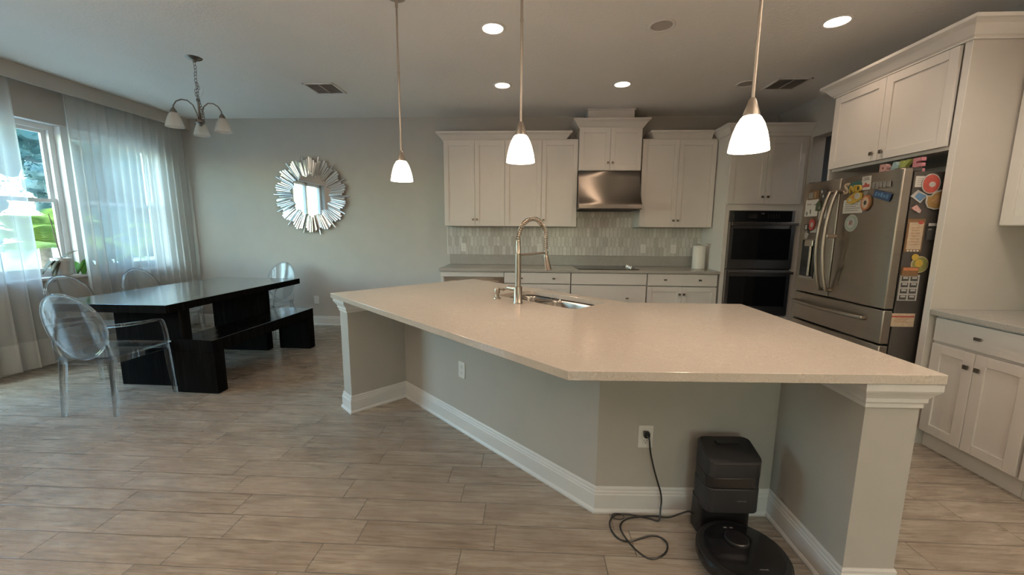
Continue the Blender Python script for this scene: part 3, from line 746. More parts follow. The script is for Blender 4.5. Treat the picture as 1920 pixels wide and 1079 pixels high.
t = thing('hanging_cabinet', 'white hanging cabinet on the right wall cut off by the photo edge', 'cabinet', (3.05, 2.2, 1.447))
g = G(); g.box(2.888, XR - .003, 1.80, 2.6055, 1.447, 2.5175); obj('body', g, 'white', t, .002)
mU = FR(2.887, 0)
add_door(t, mU, -2.596, -2.20, 1.450, 2.52, -2.23, 1.534); add_door(t, mU, -2.20, -1.803, 1.450, 2.52, -2.17, 1.534)
g = G(); g.mold([(2.887, 2.522), (2.887, 1.80), (XR - .003, 1.80)], [(o, 2.518 + z) for o, z in CROWN]); obj('crown', g, 'white', t)

# ------------------------------------------------------------------ refrigerator
FX, FY0, FY1, FM = 2.3282, 2.681, 3.584, 3.186
t = thing('refrigerator', 'slate steel french-door refrigerator covered with magnets', 'refrigerator', (2.75, 3.13, 0))
obj('body', G().box(FX + .082, XR - .06, FY0 + .004, FY1 - .004, .02, 1.785), 'slate', t, .006)
def fdoor(name, y0, y1, z0, z1, bul=.018, th=.066, xo=0.0):
    g = G(); n = 10; pts = []
    for i in range(n + 1):
        u = i / n; pts.append((FX + xo + bul * (2 * u - 1) ** 4, y0 + (y1 - y0) * u))
    pts += [(FX + xo + th + bul * .4, y1), (FX + xo + th + bul * .4, y0)]
    g.prism(pts, z0, z1)
    return obj(name, g, 'steel', t, .006, smooth=True)
dl = fdoor('door', FM + .003, FY1, .900, 1.805, .010)
drr = fdoor('door', FY0, FM - .003, .900, 1.805, .012)
dm = fdoor('drawer', FY0, FY1, .662, .890, .012)
db = fdoor('drawer', FY0, FY1, .075, .650, .012)
obj('kick_plate', G().box(FX + .05, FX + .08, FY0 + .01, FY1 - .01, .005, .07), 'black', t)
def bow(parent, p0, p1, out, n=14, r=.0125):
    p0, p1 = Vector(p0), Vector(p1); pts = [p0 + Vector((.05, 0, 0)), p0 + Vector((.02, 0, 0))]
    for i in range(n + 1):
        u = i / n; p = p0.lerp(p1, u); p.x -= out * math.sin(PI * u) ** .75; pts.append(p)
    pts += [p1 + Vector((.02, 0, 0)), p1 + Vector((.05, 0, 0))]
    return obj('handle', G().tube(pts, r, 12, sx=.8), 'steel', parent, smooth=True)
bow(dl, (FX - .03, FM + .046, 1.705), (FX - .03, FM + .044, .955), .056, r=.0145)
bow(drr, (FX - .03, FM - .022, 1.705), (FX - .03, FM - .028, .955), .056, r=.0145)
bow(dm, (FX - .022, 3.53, .812), (FX - .022, 2.81, .812), .035, r=.014)
bow(db, (FX - .022, 3.53, .56), (FX - .022, 2.81, .56), .035, r=.014)
obj('handle_bracket', G().box(FX - .075, FX + .004, FM - .036, FM - .02, 1.36, 1.385), 'nickel', drr, .003)
dp = obj('water_dispenser', G().box(FX - .001, FX + .003, 3.342, 3.528, 1.012, 1.345), 'nickel', dl, .003)
obj('recess', G().box(FX - .0035, FX + .002, 3.350, 3.520, 1.020, 1.338), 'blackg', dp)
obj('nozzle', G().box(FX - .022, FX - .003, 3.375, 3.47, 1.285, 1.335).cyl((FX - .014, 3.40, 1.29), (FX - .014, 3.40, 1.04), .009, n=12), 'nickel', dp, .004)
obj('tray', G().box(FX - .014, FX - .003, 3.355, 3.515, 1.020, 1.034), 'grey', dp, .002)
g = G()
for y in (FY0 + .05, FY1 - .05): g.box(FX + .02, FX + .14, y - .03, y + .03, 1.7865, 1.812)
obj('hinge_cover', g, 'slate', t, .004)

# magnets: frames with local x to the viewer's right, front toward local -y
MG = 'magnets and papers on the refrigerator'
def fm(y, z, roll=0.0):
    u = (y - FM - .003) / (FY1 - FM - .003) if y > FM else (y - FY0) / (FM - .003 - FY0)
    return Matrix.Translation((FX + (.010 if y > FM else .012) * (2 * u - 1) ** 4 - .0004, y, z)) @ Matrix.Rotation(-PI / 2, 4, 'Z') @ Matrix.Rotation(roll, 4, 'Y')
def sm(x, z, roll=0.0): return Matrix.Translation((x, FY0 + (.0035 if x > FX + .085 else -.0005), z)) @ Matrix.Rotation(roll, 4, 'Y')
def rect(w, h_): return [(-w / 2, -h_ / 2), (w / 2, -h_ / 2), (w / 2, h_ / 2), (-w / 2, h_ / 2)]
def magnet(label, m, outline, mat, extras=(), th=.006, name='fridge_magnet', cat='magnet', off=0.0):
    m = m @ Matrix.Translation((0, -off, 0))
    t = thing(name, label, cat, m.to_translation(), group=MG)
    obj('base', G().plate(outline, th, m), mat, t, .0006)
    for ix, (nm, out, mt_) in enumerate(extras):
        g = G()
        for k, o in enumerate(out if isinstance(out[0], list) else [out]): g.plate(o, .0009, m @ Matrix.Translation((0, -th + .0002 - .0006 * ix - .00015 * (k % 3), 0)))
        obj(nm, g, mt_, t)
    return t
def shift(o, dx, dz): return [(x + dx, z + dz) for x, z in o]
def lines(w, h_, n, k=.7): return [shift(rect(w * (k - .12 * (i % 3)), h_ * .25 / n), -w * .06 * (i % 3), h_ * (.36 - .72 * i / max(1, n - 1))) for i in range(n)]
T = .0012
magnet('wide snapshot strip at the top left of the refrigerator', fm(3.452, 1.702), rect(.125, .070), 'brown', [('picture', [shift(rect(.05, .05), -.03, 0)], 'grey'), ('figure', [shift(ell(.022, .055, 12), .022, .002)], 'tan')], T + .001, cat='photo', name='photo_print')
magnet('white paper sheet with dark print below the snapshot strip', fm(3.462, 1.600), rect(.150, .140), 'paper', [('print', [shift(rect(.022, .03), -.05, -.045), shift(rect(.016, .035), -.008, -.03), shift(rect(.05, .008), -.03, .03), shift(rect(.03, .01), .04, .025)], 'grey')], T, name='note_paper', cat='paper')
magnet('dark magnet shaped like a lumpy figure near the top of the left door', fm(3.330, 1.696), [(-.02, -.05), (.012, -.05), (.03, -.02), (.028, .02), (.01, .05), (-.02, .048), (-.034, .02), (-.02, .0), (-.026, -.03)], 'ink', [('pale_patch', [shift(ell(.02, .026, 12), -.012, .024), shift(ell(.018, .024, 12), .006, -.012)], 'silver')], .014)  # pale patches are the figure's own white parts
magnet('dark green cluster magnet between the papers on the left door', fm(3.372, 1.610), [(-.028, -.038), (.01, -.04), (.032, -.03), (.028, .002), (.016, .034), (-.006, .04), (-.026, .02)], 'dgreen', [('leaf', [shift(ell(.018, .022, 10), .016, -.016)], 'grey')], .012)
magnet('small white card left of the left door handle', fm(3.330, 1.545), rect(.080, .070), 'paper', [('print', lines(.08, .06, 4, .8), 'grey')], T, name='note_card', cat='card')
magnet('round red ornament magnet on the left door', fm(3.432, 1.462), ell(.064, .096, 24), 'red', [('spot', [shift(ell(.03, .042, 14), .004, .0)], 'silver')], .007)
magnet('white wave-shaped paper magnet beside the red ornament on the left door', fm(3.385, 1.427), [(-.06, -.028), (.03, -.03), (.042, .03), (.028, .028), (.012, .01), (-.02, -.008)], 'silver', (), .006)
magnet('small dark square magnet with a white picture at the door edge', fm(3.498, 1.443), rect(.036, .050), 'ink', [('picture', [shift(rect(.02, .034), .003, 0)], 'silver')], .006)
magnet('round white shell magnet above the water dispenser', fm(3.478, 1.372), ell(.040, .048, 18), 'silver', [('eye', [shift(ell(.016, .018, 12), .002, .004)], 'grey')], .010)
magnet('little black hook magnet above the round white shell', fm(3.462, 1.408), ell(.018, .028, 12), 'ink', (), .008)
# right door
tt = thing('fridge_magnet', 'pale letter S magnet at the top of the right door', 'magnet', (FX, 3.105, 1.72), group=MG)
g = G(); text_into(g, 'S', .105, .010, fm(3.108, 1.716) @ Matrix.Translation((0, 0, 0)), bold=.003); obj('letter', g, 'cream', tt)
magnet('green arched magnet behind the yellow letters on the right door', fm(3.035, 1.722), [(-.06, -.035), (.058, -.02), (.06, .022), (.03, .044), (-.02, .04), (-.06, .02)], 'teal', (), .005)
tt = thing('fridge_magnet', 'yellow letters N and D fixed over the green magnet', 'magnet', (FX, 3.01, 1.72), group=MG)
g = G(); text_into(g, 'ND', .068, .010, fm(3.018, 1.708) @ Matrix.Translation((0, -.0055, 0)), bold=.002); obj('letters', g, 'yellow', tt)
magnet('white card with a small red truck drawing on the right door', fm(2.942, 1.742), rect(.076, .092), 'paper', [('truck', [shift([(-.03, -.012), (.028, -.012), (.028, .006), (.008, .006), (.0, .018), (-.012, .018), (-.014, .004), (-.03, .002)], .002, -.016)], 'red'), ('caption', [shift(rect(.05, .006), 0, .022), shift(rect(.04, .006), 0, .034)], 'grey')], T, name='note_card', cat='card')
magnet('yellow and white flower-shaped magnet below the yellow letters', fm(3.022, 1.648), [(-.066, -.03), (-.02, -.044), (.03, -.030), (.066, -.01), (.05, .03), (.01, .046), (-.03, .02), (-.06, .0)], 'yellow', [('petal', [shift(ell(.05, .044, 12), .026, .010), shift(ell(.03, .02, 12), -.035, -.014)], 'silver'), ('middle', [shift(ell(.018, .022, 10), -.01, .004)], 'orange')], .009)
magnet('wide white ruled paper note on the right door', fm(3.035, 1.588), rect(.178, .098), 'paper', [('handwriting', lines(.17, .08, 5, .8), 'grey')], T, name='note_paper', cat='paper')
magnet('rainbow doughnut-shaped magnet at the end of the white note', fm(2.915, 1.606), ell(.080, .110, 26), 'brown', [('band', [ell(.072, .10, 26)], 'orange'), ('inner_band', [ell(.054, .078, 22)], 'cream'), ('hole', [ell(.022, .032, 14)], 'ink')], .012)
magnet('tiny grey shell magnet above the rainbow doughnut', fm(2.928, 1.672), ell(.030, .032, 12), 'grey', (), .009)
magnet('round white seal magnet with ring of lettering on the right door', fm(3.028, 1.468), ell(.118, .122, 32), 'silver', [('ring', [ell(.108, .112, 30)], 'sage'), ('field', [ell(.066, .070, 26)], 'silver'), ('emblem', [shift(ell(.034, .03, 14), 0, .010), shift(rect(.046, .006), .0, -.012)], 'grey'), ('mark', [shift(ell(.02, .012, 10), -.004, -.002)], 'red')], .004)
tt = thing('fridge_magnet', 'row of small metal letters at the top right of the right door', 'magnet', (FX, 2.815, 1.72), group=MG)
g = G()
for k in range(5): g.plate(shift(rect(.022, .034 + .006 * (k % 2)), -.056 + .028 * k, 0), .008, fm(2.815, 1.716))
obj('letter', g, 'grey', tt)
magnet('tilted dark blue plate magnet at the right of the right door', fm(2.800, 1.646, .30), rect(.135, .052), 'blue', [('lettering', [shift(rect(.016, .026 - .008 * (k % 2)), -.046 + .023 * k, .002 * (k % 3)) for k in range(5)], 'azure')], .006)
# side of the fridge
def SP(x, z): return sm(x, z)
magnet('white note behind the red round magnet on the fridge side', SP(2.452, 1.722), rect(.065, .068), 'paper', [('handwriting', lines(.05, .05, 4, .8), 'grey')], T, name='note_paper', cat='paper')
magnet('red round magnet with a pale blot on the fridge side', SP(2.512, 1.708), [(x * .112 / 2, z * .124 / 2) for x, z in ell(2, 2, 30)], 'silver', [('field', [ell(.100, .112, 30)], 'red'), ('pale_blot', [shift(ell(.040, .034, 14), .006, -.004)], 'silver')], .005, off=T + .0008)
magnet('blue and white diamond book magnet on the fridge side', SP(2.452, 1.628), [(-.052, .002), (-.012, .042), (.050, .010), (.012, -.040)], 'silver', [('cover', [[(-.028, .0), (-.006, .026), (.042, .008), (.008, -.030)]], 'azure')], .006)
magnet('brown crest magnet half hidden by the white panel', SP(2.562, 1.610), [(-.066, -.02), (-.05, -.05), (-.006, -.062), (.05, -.052), (.066, .0), (.06, .04), (.02, .062), (-.02, .05), (-.034, .028), (-.066, .026)], 'silver', [('field', [[(-.058, -.018), (-.044, -.044), (-.006, -.054), (.044, -.046), (.058, .0), (.052, .034), (.018, .052), (-.016, .040), (-.034, .020), (-.058, .018)]], 'gold'), ('lettering', [shift(rect(.07, .012), 0, -.004), shift(rect(.026, .05), .0, .0)], 'tan')], .006)
magnet('pink fish magnet on the fridge side', SP(2.442, 1.555), [(-.026, .002), (.002, .022), (.018, .006), (.034, -.012), (.028, -.030), (.004, -.018), (-.01, -.012)], 'blush', [('fin', [shift(ell(.016, .014, 10), .016, -.020)], 'silver')], .008)
magnet('framed recipe card in a red border on the fridge side', SP(2.463, 1.385), rect(.108, .212), 'brown', [('sheet', [shift(rect(.088, .172), .002, -.004)], 'cream'), ('heart', [shift(ell(.034, .024, 12), .026, .082)], 'red'), ('scallop', [shift(ell(.016, .012, 8), -.03 + .02 * k, -.098) for k in range(4)], 'paper')], .003, name='recipe_card', cat='card')
tt = bpy.data.objects[[o.name for o in bpy.data.objects if o.name.startswith('recipe_card')][0]]
g = G(); 
for o in [shift(rect(.055 - .01 * (i % 2), .004), 0, .05 - .018 * i) for i in range(7)]: g.plate(o, .0008, SP(2.463, 1.385) @ Matrix.Translation((0, -.0042, 0)))
obj('writing', g, 'tan', tt)
magnet('dark trinket hanging from a white clip on the fridge side', SP(2.560, 1.408), [(-.03, -.05), (.03, -.05), (.034, .012), (.01, .03), (-.03, .02)], 'ink', [('clip', [shift(rect(.07, .018), .006, .046)], 'silver'), ('grey_bar', [shift(rect(.02, .006), -.016, .016)], 'grey')], .01)  # small grey bar on the face of the trinket
magnet('yellow and green round character-free disc magnet on the fridge side', SP(2.520, 1.198), [(x, z) for x, z in ell(.108, .108, 28)], 'cream', [('field', [ell(.098, .098, 26)], 'olive'), ('lobe', [shift(ell(.045, .042, 14), -.036, .048)], 'yellow'), ('middle', [shift(ell(.05, .05, 18), -.008, .008)], 'yellow')], .005)
bpy.data.objects[[o.name for o in bpy.data.objects if o.get('label', '').startswith('yellow and green round')][0]]['label'] = 'yellow and green round disc magnet low on the fridge side'
magnet('orange and brown bar magnet above the pill organiser', SP(2.462, 1.152), rect(.100, .058), 'brown', [('band', [shift(rect(.09, .016), 0, .016)], 'orange')], .012)
tp = magnet('white eight-cell pill organiser stuck on the fridge side', SP(2.470, 1.045), rect(.118, .170), 'silver', (), .008, name='pill_organiser', cat='pill box')
for i in range(2):
    for j in range(4):
        m = SP(2.470, 1.045) @ Matrix.Translation((-.030 + .056 * i, -.0075, .060 - .041 * j))
        c = obj('cell', G().plate(rect(.044, .030), .002, m), 'ink', tp); obj('lid', G().plate(shift(rect(.030, .012), 0, .006), .003, m), 'silver', c)
magnet('cream paper label with a red line stuck low on the fridge side', SP(2.468, .828), rect(.152, .090), 'cream', [('line', [shift(rect(.145, .010), 0, .024)], 'red'), ('print', lines(.13, .04, 4, .8), 'tan')], T, name='paper_label', cat='paper')
# letters on top of the fridge
for s_, y, mat, l in (('B', 2.998, 'blush', 'blush pink block letter B standing on the fridge'), ('A', 2.912, 'sky', 'pale blue block letter A standing on the fridge'),
                      ('K', 2.838, 'lime', 'lime green block letter K standing on the fridge'), ('E', 2.752, 'pink', 'bright pink block letter E standing on the fridge')):
    m = Matrix.Translation((2.50, y, 1.868)) @ Matrix.Rotation(-PI / 2, 4, 'Z')
    g = G(); text_into(g, s_, .118, .028, m, bold=.006)
    zmin = min(v.co.z for v in g.b.verts)
    for v in g.b.verts: v.co.z += 1.7862 - zmin
    tag(obj('block_letter', g, mat, None, .001), l, 'letter', 'block letters on top of the fridge')

# ------------------------------------------------------------------ island
A, B, C, Dd, E_, F_ = (-1.512, 2.893), (-.569, 3.874), (.668, 2.678), (1.422, 2.688), (1.436, 1.366), (.1354, 1.324)
e1 = Vector((F_[0] - A[0], F_[1] - A[1])).normalized(); nn = Vector((-e1.y, e1.x))
def IS(t_, s_): v = e1 * t_ + nn * s_; return (v.x, v.y)
ex = Vector((E_[0] - F_[0], E_[1] - F_[1])).normalized()
yw = lambda x: 1.838 + (x - .338) * ex.y / ex.x                 # recessed front wall line
def isect(p, d, q, e):
    p, d, q, e = Vector(p), Vector(d), Vector(q), Vector(e)
    k = ((q.x - p.x) * e.y - (q.y - p.y) * e.x) / (d.x * e.y - d.y * e.x); r = p + d * k; return (r.x, r.y)
S1 = 1.567
tA, tI, sF = -3.066, -2.923, 1.108
KC = isect(IS(0, S1), e1, (.338, 1.838), ex)
rw0, rw1, ry = 1.2066, 1.3966, 1.400
W = [IS(tA, sF), IS(tI, sF), IS(tI, S1), KC, (rw0, yw(rw0)), (rw0, ry), (rw1, ry + .004), (1.384, 2.652), (.655, 2.642), IS(-1.45, 2.37), IS(tA, 2.37)]
t = thing('kitchen_island', 'L-shaped painted kitchen island with recessed knee walls and white baseboards', 'kitchen island', (0, 2.5, 0))
ISL = t
g = G(); g.mold([W[9], W[10], W[0], W[1], W[2], W[3], W[4], W[5], W[6], W[7]], BASE); obj('baseboard', g, 'trim', t)
CAP = [(0, .785), (.006, .785), (.006, .800), (.013, .808), (.013, .822), (.020, .835), (.032, .850), (.036, .858), (.036, ZT - .0012), (0, ZT - .0012)]
g = G(); g.mold([W[10], W[0], W[1], W[2]], CAP); obj('capital', g, 'trim', t)
g = G(); g.mold([W[4], W[5], W[6], W[7]], CAP); obj('capital', g, 'trim', t)
# worktop with the sink cut out
def rrect(tc, sc, hw, hd, r, seg=6):
    out = []
    for cx_, cy_, a0 in ((tc + hw - r, sc + hd - r, 0), (tc - hw + r, sc + hd - r, PI / 2), (tc - hw + r, sc - hd + r, PI), (tc + hw - r, sc - hd + r, 1.5 * PI)):
        for i in range(seg + 1): a = a0 + PI / 2 * i / seg; out.append(IS(cx_ + r * math.cos(a), cy_ + r * math.sin(a)))
    return out
# sink centre in island coordinates
ks = Vector((.137, 2.795)); tc, sc = ks.dot(e1), ks.dot(nn)
hw, hd = .365, .185
hole = rrect(tc, sc, hw, hd, .06)
wt = thing('island_worktop', 'polished cream quartz worktop with bent outline covering the island', 'countertop', (0, 2.5, ZT))
g = G(); outl = [A, B, C, Dd, E_, F_]
def ring(z): return [g.v((*p, z)) for p in outl], [g.v((*p, z)) for p in hole]
o1, h1 = ring(ZT + .0005); o2, h2 = ring(ZC)
def fill(o, h_, g):
    es = []
    for L in (o, h_):
        for i in range(len(L)): es.append(g.b.edges.get((L[i], L[(i + 1) % len(L)])) or g.b.edges.new((L[i], L[(i + 1) % len(L)])))
    bmesh.ops.triangle_fill(g.b, edges=es, use_beauty=True)
def holed(g, o1, h1, o2, h2):
    fill(o1, h1, g); fill(o2, h2, g)
    for f_ in [f_ for f_ in g.b.faces if abs(f_.normal.z) > .9 or all(abs(v.co.z - f_.verts[0].co.z) < 1e-5 for v in f_.verts)]:
        c_ = f_.calc_center_median(); d_ = Vector((c_.x, c_.y)) - ks
        if abs(d_.dot(e1)) < hw * .9 and abs(d_.dot(nn)) < hd * .9: g.b.faces.remove(f_)
    for L1, L2 in ((o1, o2), (h1, h2)):
        for i in range(len(L1)): g.face([L1[i], L1[(i + 1) % len(L1)], L2[(i + 1) % len(L2)], L2[i]])
holed(g, o1, h1, o2, h2)
obj('slab', g, 'quartz', wt, .002)
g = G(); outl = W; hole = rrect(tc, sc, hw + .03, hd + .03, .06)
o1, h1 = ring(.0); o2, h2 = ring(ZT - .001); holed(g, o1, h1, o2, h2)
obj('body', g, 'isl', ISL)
sk = thing('sink', 'stainless double-bowl undermount sink in the island worktop', 'sink', (ks.x, ks.y, .68))
def bowl(tc_, hw_):
    g = G(); loops = []
    for z, ins, r in ((ZT - .0005, 0, .06), (.86, .004, .06), (.72, .012, .06), (.70, .022, .06), (.690, .05, .05)):
        loops.append([g.v((*p, z)) for p in rrect(tc_, sc, hw_ - ins, hd + .006 - ins, r)])
    for a, c in zip(loops, loops[1:]):
        for i in range(len(a)): g.face([a[i], a[(i + 1) % len(a)], c[(i + 1) % len(c)], c[i]])
    g.face(loops[-1])
    b_ = obj('bowl', g, 'sink', sk, smooth=True, solid=.002)
    p = IS(tc_, sc); obj('drain', G().lathe([(.045, .6915), (.04, .694), (.03, .692), (0, .6915)], (p[0], p[1], 0), 20), 'chrome', b_, smooth=True)
bowl(tc - .236, .129); bowl(tc + .138, .227)
g = G(); g.prism([IS(tc + a, sc + b_) for a, b_ in ((-.106, -hd + .004), (-.090, -hd + .004), (-.090, hd - .004), (-.106, hd - .004))], .80, .872); obj('divider', g, 'sink', sk, .004)

# faucet
fb = Vector((-.08, 2.598, ZC)); ds = Vector((.7071, .7071, 0))
t = thing('kitchen_faucet', 'tall brushed steel spring-neck faucet standing at the island sink', 'faucet', fb)
obj('body', G().lathe([(0, .0005), (.0315, .0005), (.0315, .006), (.0285, .010), (.0285, .112), (.026, .114), (0, .114)], fb, 28), 'nickel', t, smooth=True)
obj('post', G().lathe([(0, .113), (.0195, .113), (.0195, .330), (.0165, .331), (.0155, .333), (.0155, .412), (.013, .414), (0, .414)], fb, 24), 'nickel', t, smooth=True)
arc = []
for i in range(41):
    a = PI * (1 - i / 40); arc.append(fb + ds * (.132 + .132 * math.cos(a)) + Vector((0, 0, .410 + .148 * math.sin(a))))
for z in (.38, .35): arc.append(fb + ds * .264 + Vector((0, 0, z)))
obj('hose', G().tube([fb + Vector((0, 0, .40))] + arc + [fb + ds * .264 + Vector((0, 0, .31))], .0075, 10), 'nickel', t, smooth=True)
g = G(); hel = []; L = [0]
for a, b_ in zip(arc, arc[1:]): L.append(L[-1] + (b_ - a).length)
turns = 38; N = turns * 10
for k in range(N + 1):
    d_ = L[-1] * k / N; i = max(j for j in range(len(L)) if L[j] <= d_ + 1e-9); i = min(i, len(arc) - 2)
    u = (d_ - L[i]) / (L[i + 1] - L[i]); p = arc[i].lerp(arc[i + 1], u); tg = (arc[i + 1] - arc[i]).normalized()
    sd = Vector((-.7071, .7071, 0)); nrm = tg.cross(sd)
    a = 2 * PI * turns * k / N; hel.append(p + sd * .0145 * math.cos(a) + nrm * .0145 * math.sin(a))
g.tube(hel, .0030, 6); obj('spring', g, 'nickel', t, smooth=True)
h0 = fb + ds * .264
arm = obj('holder_arm', G().tube([fb + Vector((0, 0, .322)) + ds * .014, h0 + Vector((0, 0, .326))], .008, 12).lathe([(0, -.012), (.017, -.012), (.017, .012), (0, .012)], h0 + Vector((0, 0, .326)), 18), 'nickel', t, smooth=True)
obj('spray_head', G().tube([h0 + Vector((0, 0, .312)), h0 + Vector((0, 0, .30)) + ds * .002, h0 + ds * .012 + Vector((0, 0, .27)), h0 + ds * .030 + Vector((0, 0, .207)), h0 + ds * .031 + Vector((0, 0, .203))], [.012, .0175, .019, .0235, .020], 20), 'nickel', t, smooth=True)
lv = Vector((-.7071, .7071, 0))
obj('lever', G().tube([fb + Vector((0, 0, .094)) + lv * .02, fb + Vector((0, 0, .094)) + lv * .085], [.0165, .0165], 18).tube([fb + Vector((0, 0, .094)) + lv * .086, fb + Vector((0, 0, .094)) + lv * .096], .0155, 18).tube([fb + Vector((0, 0, .094)) + lv * .09, fb + lv * .15 + ds * .02 + Vector((0, 0, .072)), fb + lv * .185 + ds * .03 + Vector((0, 0, .060))], [.005, .0042, .0035], 8), 'nickel', t, smooth=True)
sb = Vector((-.232, 2.760, ZC))
t = thing('soap_dispenser', 'small brushed steel soap dispenser beside the spring faucet', 'soap dispenser', sb)
obj('base', G().lathe([(0, .0005), (.026, .0005), (.025, .008), (.013, .012), (.012, .032), (0, .032)], sb, 24), 'nickel', t, smooth=True)
obj('pump', G().lathe([(0, .032), (.016, .033), (.020, .04), (.020, .072), (.017, .076), (0, .076)], sb, 24).tube([sb + Vector((0, 0, .060)), sb + Vector((.06, .05, .066)), sb + Vector((.085, .072, .060)), sb + Vector((.093, .078, .048))], [.007, .006, .0055, .005], 10), 'nickel', t, smooth=True)
# outlets on the island
kd = Vector((KC[0] - IS(tI, S1)[0], KC[1] - IS(tI, S1)[1], 0)).normalized()
def wallm(p, d): return Matrix.Translation(p) @ Matrix.Rotation(math.atan2(d.y, d.x), 4, 'Z')
p = Vector((*IS(tI, S1), 0)); pk = p + kd * .795; pk.z = .445
outlet(wallm(pk, kd), 'white outlet on the angled knee wall of the island')
fo = Vector((.575, yw(.575), .405)); fd = Vector((ex.x, ex.y, 0))
fo_m = wallm(fo, fd)
outlet(fo_m, 'white outlet with a black plug on the front knee wall of the island')

# ------------------------------------------------------------------ robot vacuum corner
dx, dy = .918, 1.808
RM = Matrix.Translation((dx, dy, 0)) @ Matrix.Rotation(math.atan2(ex.y, ex.x), 4, 'Z')
t = thing('robot_dock', 'charcoal robot vacuum dock with bin standing against the island knee wall', 'dock', (dx, dy, 0))
def RP(x, y, z): return RM @ Vector((x, y, z))
g = G(RM); g.rbox(-.125, .115, -.105, .0, 0, .165, .03); obj('column', g, 'black', t, .004)
g = G(RM); g.rbox(-.125, .135, -.225, -.098, .001, .020, .04); obj('ramp', g, 'black', t, .006)
def tiered(z0, z1, mat, name, x0=-.122, x1=.118, y0=-.155, y1=.0, r=.035, inset=0):
    g = G(RM); g.rbox(x0 + inset, x1 - inset, y0 + inset, y1 - inset, z0, z1, r, 6); return obj(name, g, mat, t, .006, seg=3)
tiered(.150, .268, 'charcoal', 'tank')
tiered(.2685, .322, 'blackg', 'window_band', inset=.001)
# lid with sloped front
g = G(RM); lo = []
for cx_, cy_, a0 in ((.083, -.035, 0), (-.087, -.035, PI / 2), (-.087, -.120, PI), (.083, -.120, 1.5 * PI)):
    for i in range(7): a = a0 + PI / 2 * i / 6; lo.append((cx_ + .035 * math.cos(a), cy_ + .035 * math.sin(a)))
r1 = [g.v((x, y, .3225)) for x, y in lo]; r2 = [g.v((x, y, .388 + .045 * min(1, max(0, (y + .155) / .10)))) for x, y in lo]
r3 = [g.v((x * .94, -.075 + (y + .075) * .92, .395 + .045 * min(1, max(0, (y + .155) / .10)))) for x, y in lo]
for a, b_ in ((r1, r2), (r2, r3)):
    for i in range(len(a)): g.face([a[i], a[(i + 1) % len(a)], b_[(i + 1) % len(a)], b_[i]])
g.face(r1[::-1]); g.face(r3)
ld = obj('lid', g, 'charcoal', t, 0, smooth=True)
obj('grip_slot', G(RM).box(-.052, .052, -.066, -.040, .430, .4415), 'blackg', ld, .004)
g = G(); text_into(g, 'roborock', .0110, .0010, RM @ Matrix.Translation((.032, -.1545, .212))); obj('lettering', g, 'grey', t)
rx, ry_ = .900, 1.518
t = thing('robot_vacuum', 'round black robot vacuum parked in front of its dock', 'robot vacuum', (rx, ry_, 0))
rc = (rx, ry_, 0)
obj('body', G().lathe([(0, .026), (.160, .026), (.172, .032), (.175, .042), (.175, .078), (.172, .086), (.164, .0895), (0, .0895)], rc, 56), 'black', t, smooth=True)
obj('bumper', G().lathe([(.1765, .045), (.1785, .05), (.1785, .074), (.1765, .079), (.1755, .079), (.1755, .045)], rc, 56), 'blackg', t, smooth=True)
obj('top_plate', G().lathe([(.150, .0896), (.150, .0912), (.146, .0925), (0, .0925)], rc, 48), 'blackg', t, smooth=True)
tu = obj('sensor_turret', G().lathe([(.047, .0926), (.047, .101), (.043, .1045), (0, .105)], (rx + .0, ry_ + .05, 0), 32), 'black', t, smooth=True)
obj('turret_ring', G().lathe([(.0478, .0945), (.0478, .0975), (.0465, .0975), (.0465, .0945)], (rx, ry_ + .05, 0), 32), 'charcoal', tu, smooth=True)
obj('buttons', G().box(rx - .022, rx - .008, ry_ + .118, ry_ + .124, .0926, .0935).box(rx + .004, rx + .018, ry_ + .118, ry_ + .124, .0926, .0935), 'grey', t)
g = G(); text_into(g, 'roborock', .0090, .0006, Matrix.Translation((rx + .03, ry_ - .10, .0930)) @ Matrix.Rotation(-PI / 2, 4, 'X')); obj('lettering', g, 'grey', t)
for sx in (-1, 1):
    obj('wheel', G().cyl((rx + sx * .115 - .01, ry_, .030), (rx + sx * .115 + .01, ry_, .030), .029, n=20), 'black', t, smooth=True)
# power cord with plug
gw = lambda x, z, o=.012: fo_m @ Vector((x, -o, z))
pts = [gw(0, .022, .012), gw(.001, .022, .040), gw(.004, .008, .046), gw(.012, -.03, .036), gw(.022, -.08, .03), gw(.040, -.15, .03), gw(.062, -.22, .03), gw(.080, -.275, .03), gw(.086, -.32, .034), gw(.080, -.358, .045)]
for q in ((.640, 1.775), (.600, 1.790), (.548, 1.802), (.50, 1.813), (.440, 1.805), (.405, 1.765), (.398, 1.715), (.412, 1.665), (.440, 1.640), (.478, 1.640), (.530, 1.662), (.575, 1.678), (.612, 1.672), (.634, 1.640), (.620, 1.595), (.580, 1.558), (.530, 1.546), (.485, 1.575), (.458, 1.63), (.445, 1.70), (.452, 1.745), (.490, 1.775), (.550, 1.792), (.625, 1.800)):
    pts.append(Vector((*q, .0045)))
pts[-7].z = .0125; pts[-6].z = .0125; pts[-2].z = .010; pts[-1].z = .011; pts[-3].z = .0095
pts += [RP(-.235, -.03, .03), RP(-.185, -.045, .062), RP(-.150, -.05, .078), RP(-.128, -.05, .068)]
def cat_rom(P, n=6):
    out = []
    for i in range(len(P) - 1):
        p0, p1, p2, p3 = P[max(i - 1, 0)], P[i], P[i + 1], P[min(i + 2, len(P) - 1)]
        for k in range(n):
            u = k / n; out.append(.5 * ((2 * p1) + (p2 - p0) * u + (2 * p0 - 5 * p1 + 4 * p2 - p3) * u * u + (3 * p1 - p0 - 3 * p2 + p3) * u ** 3))
    return out + [P[-1]]
t = thing('power_cord', 'black power cord looping on the floor from the outlet to the robot dock', 'cord', (.53, 1.68, 0))
sm_pts = cat_rom(pts)
for q in sm_pts: q.z = max(q.z, .0042)
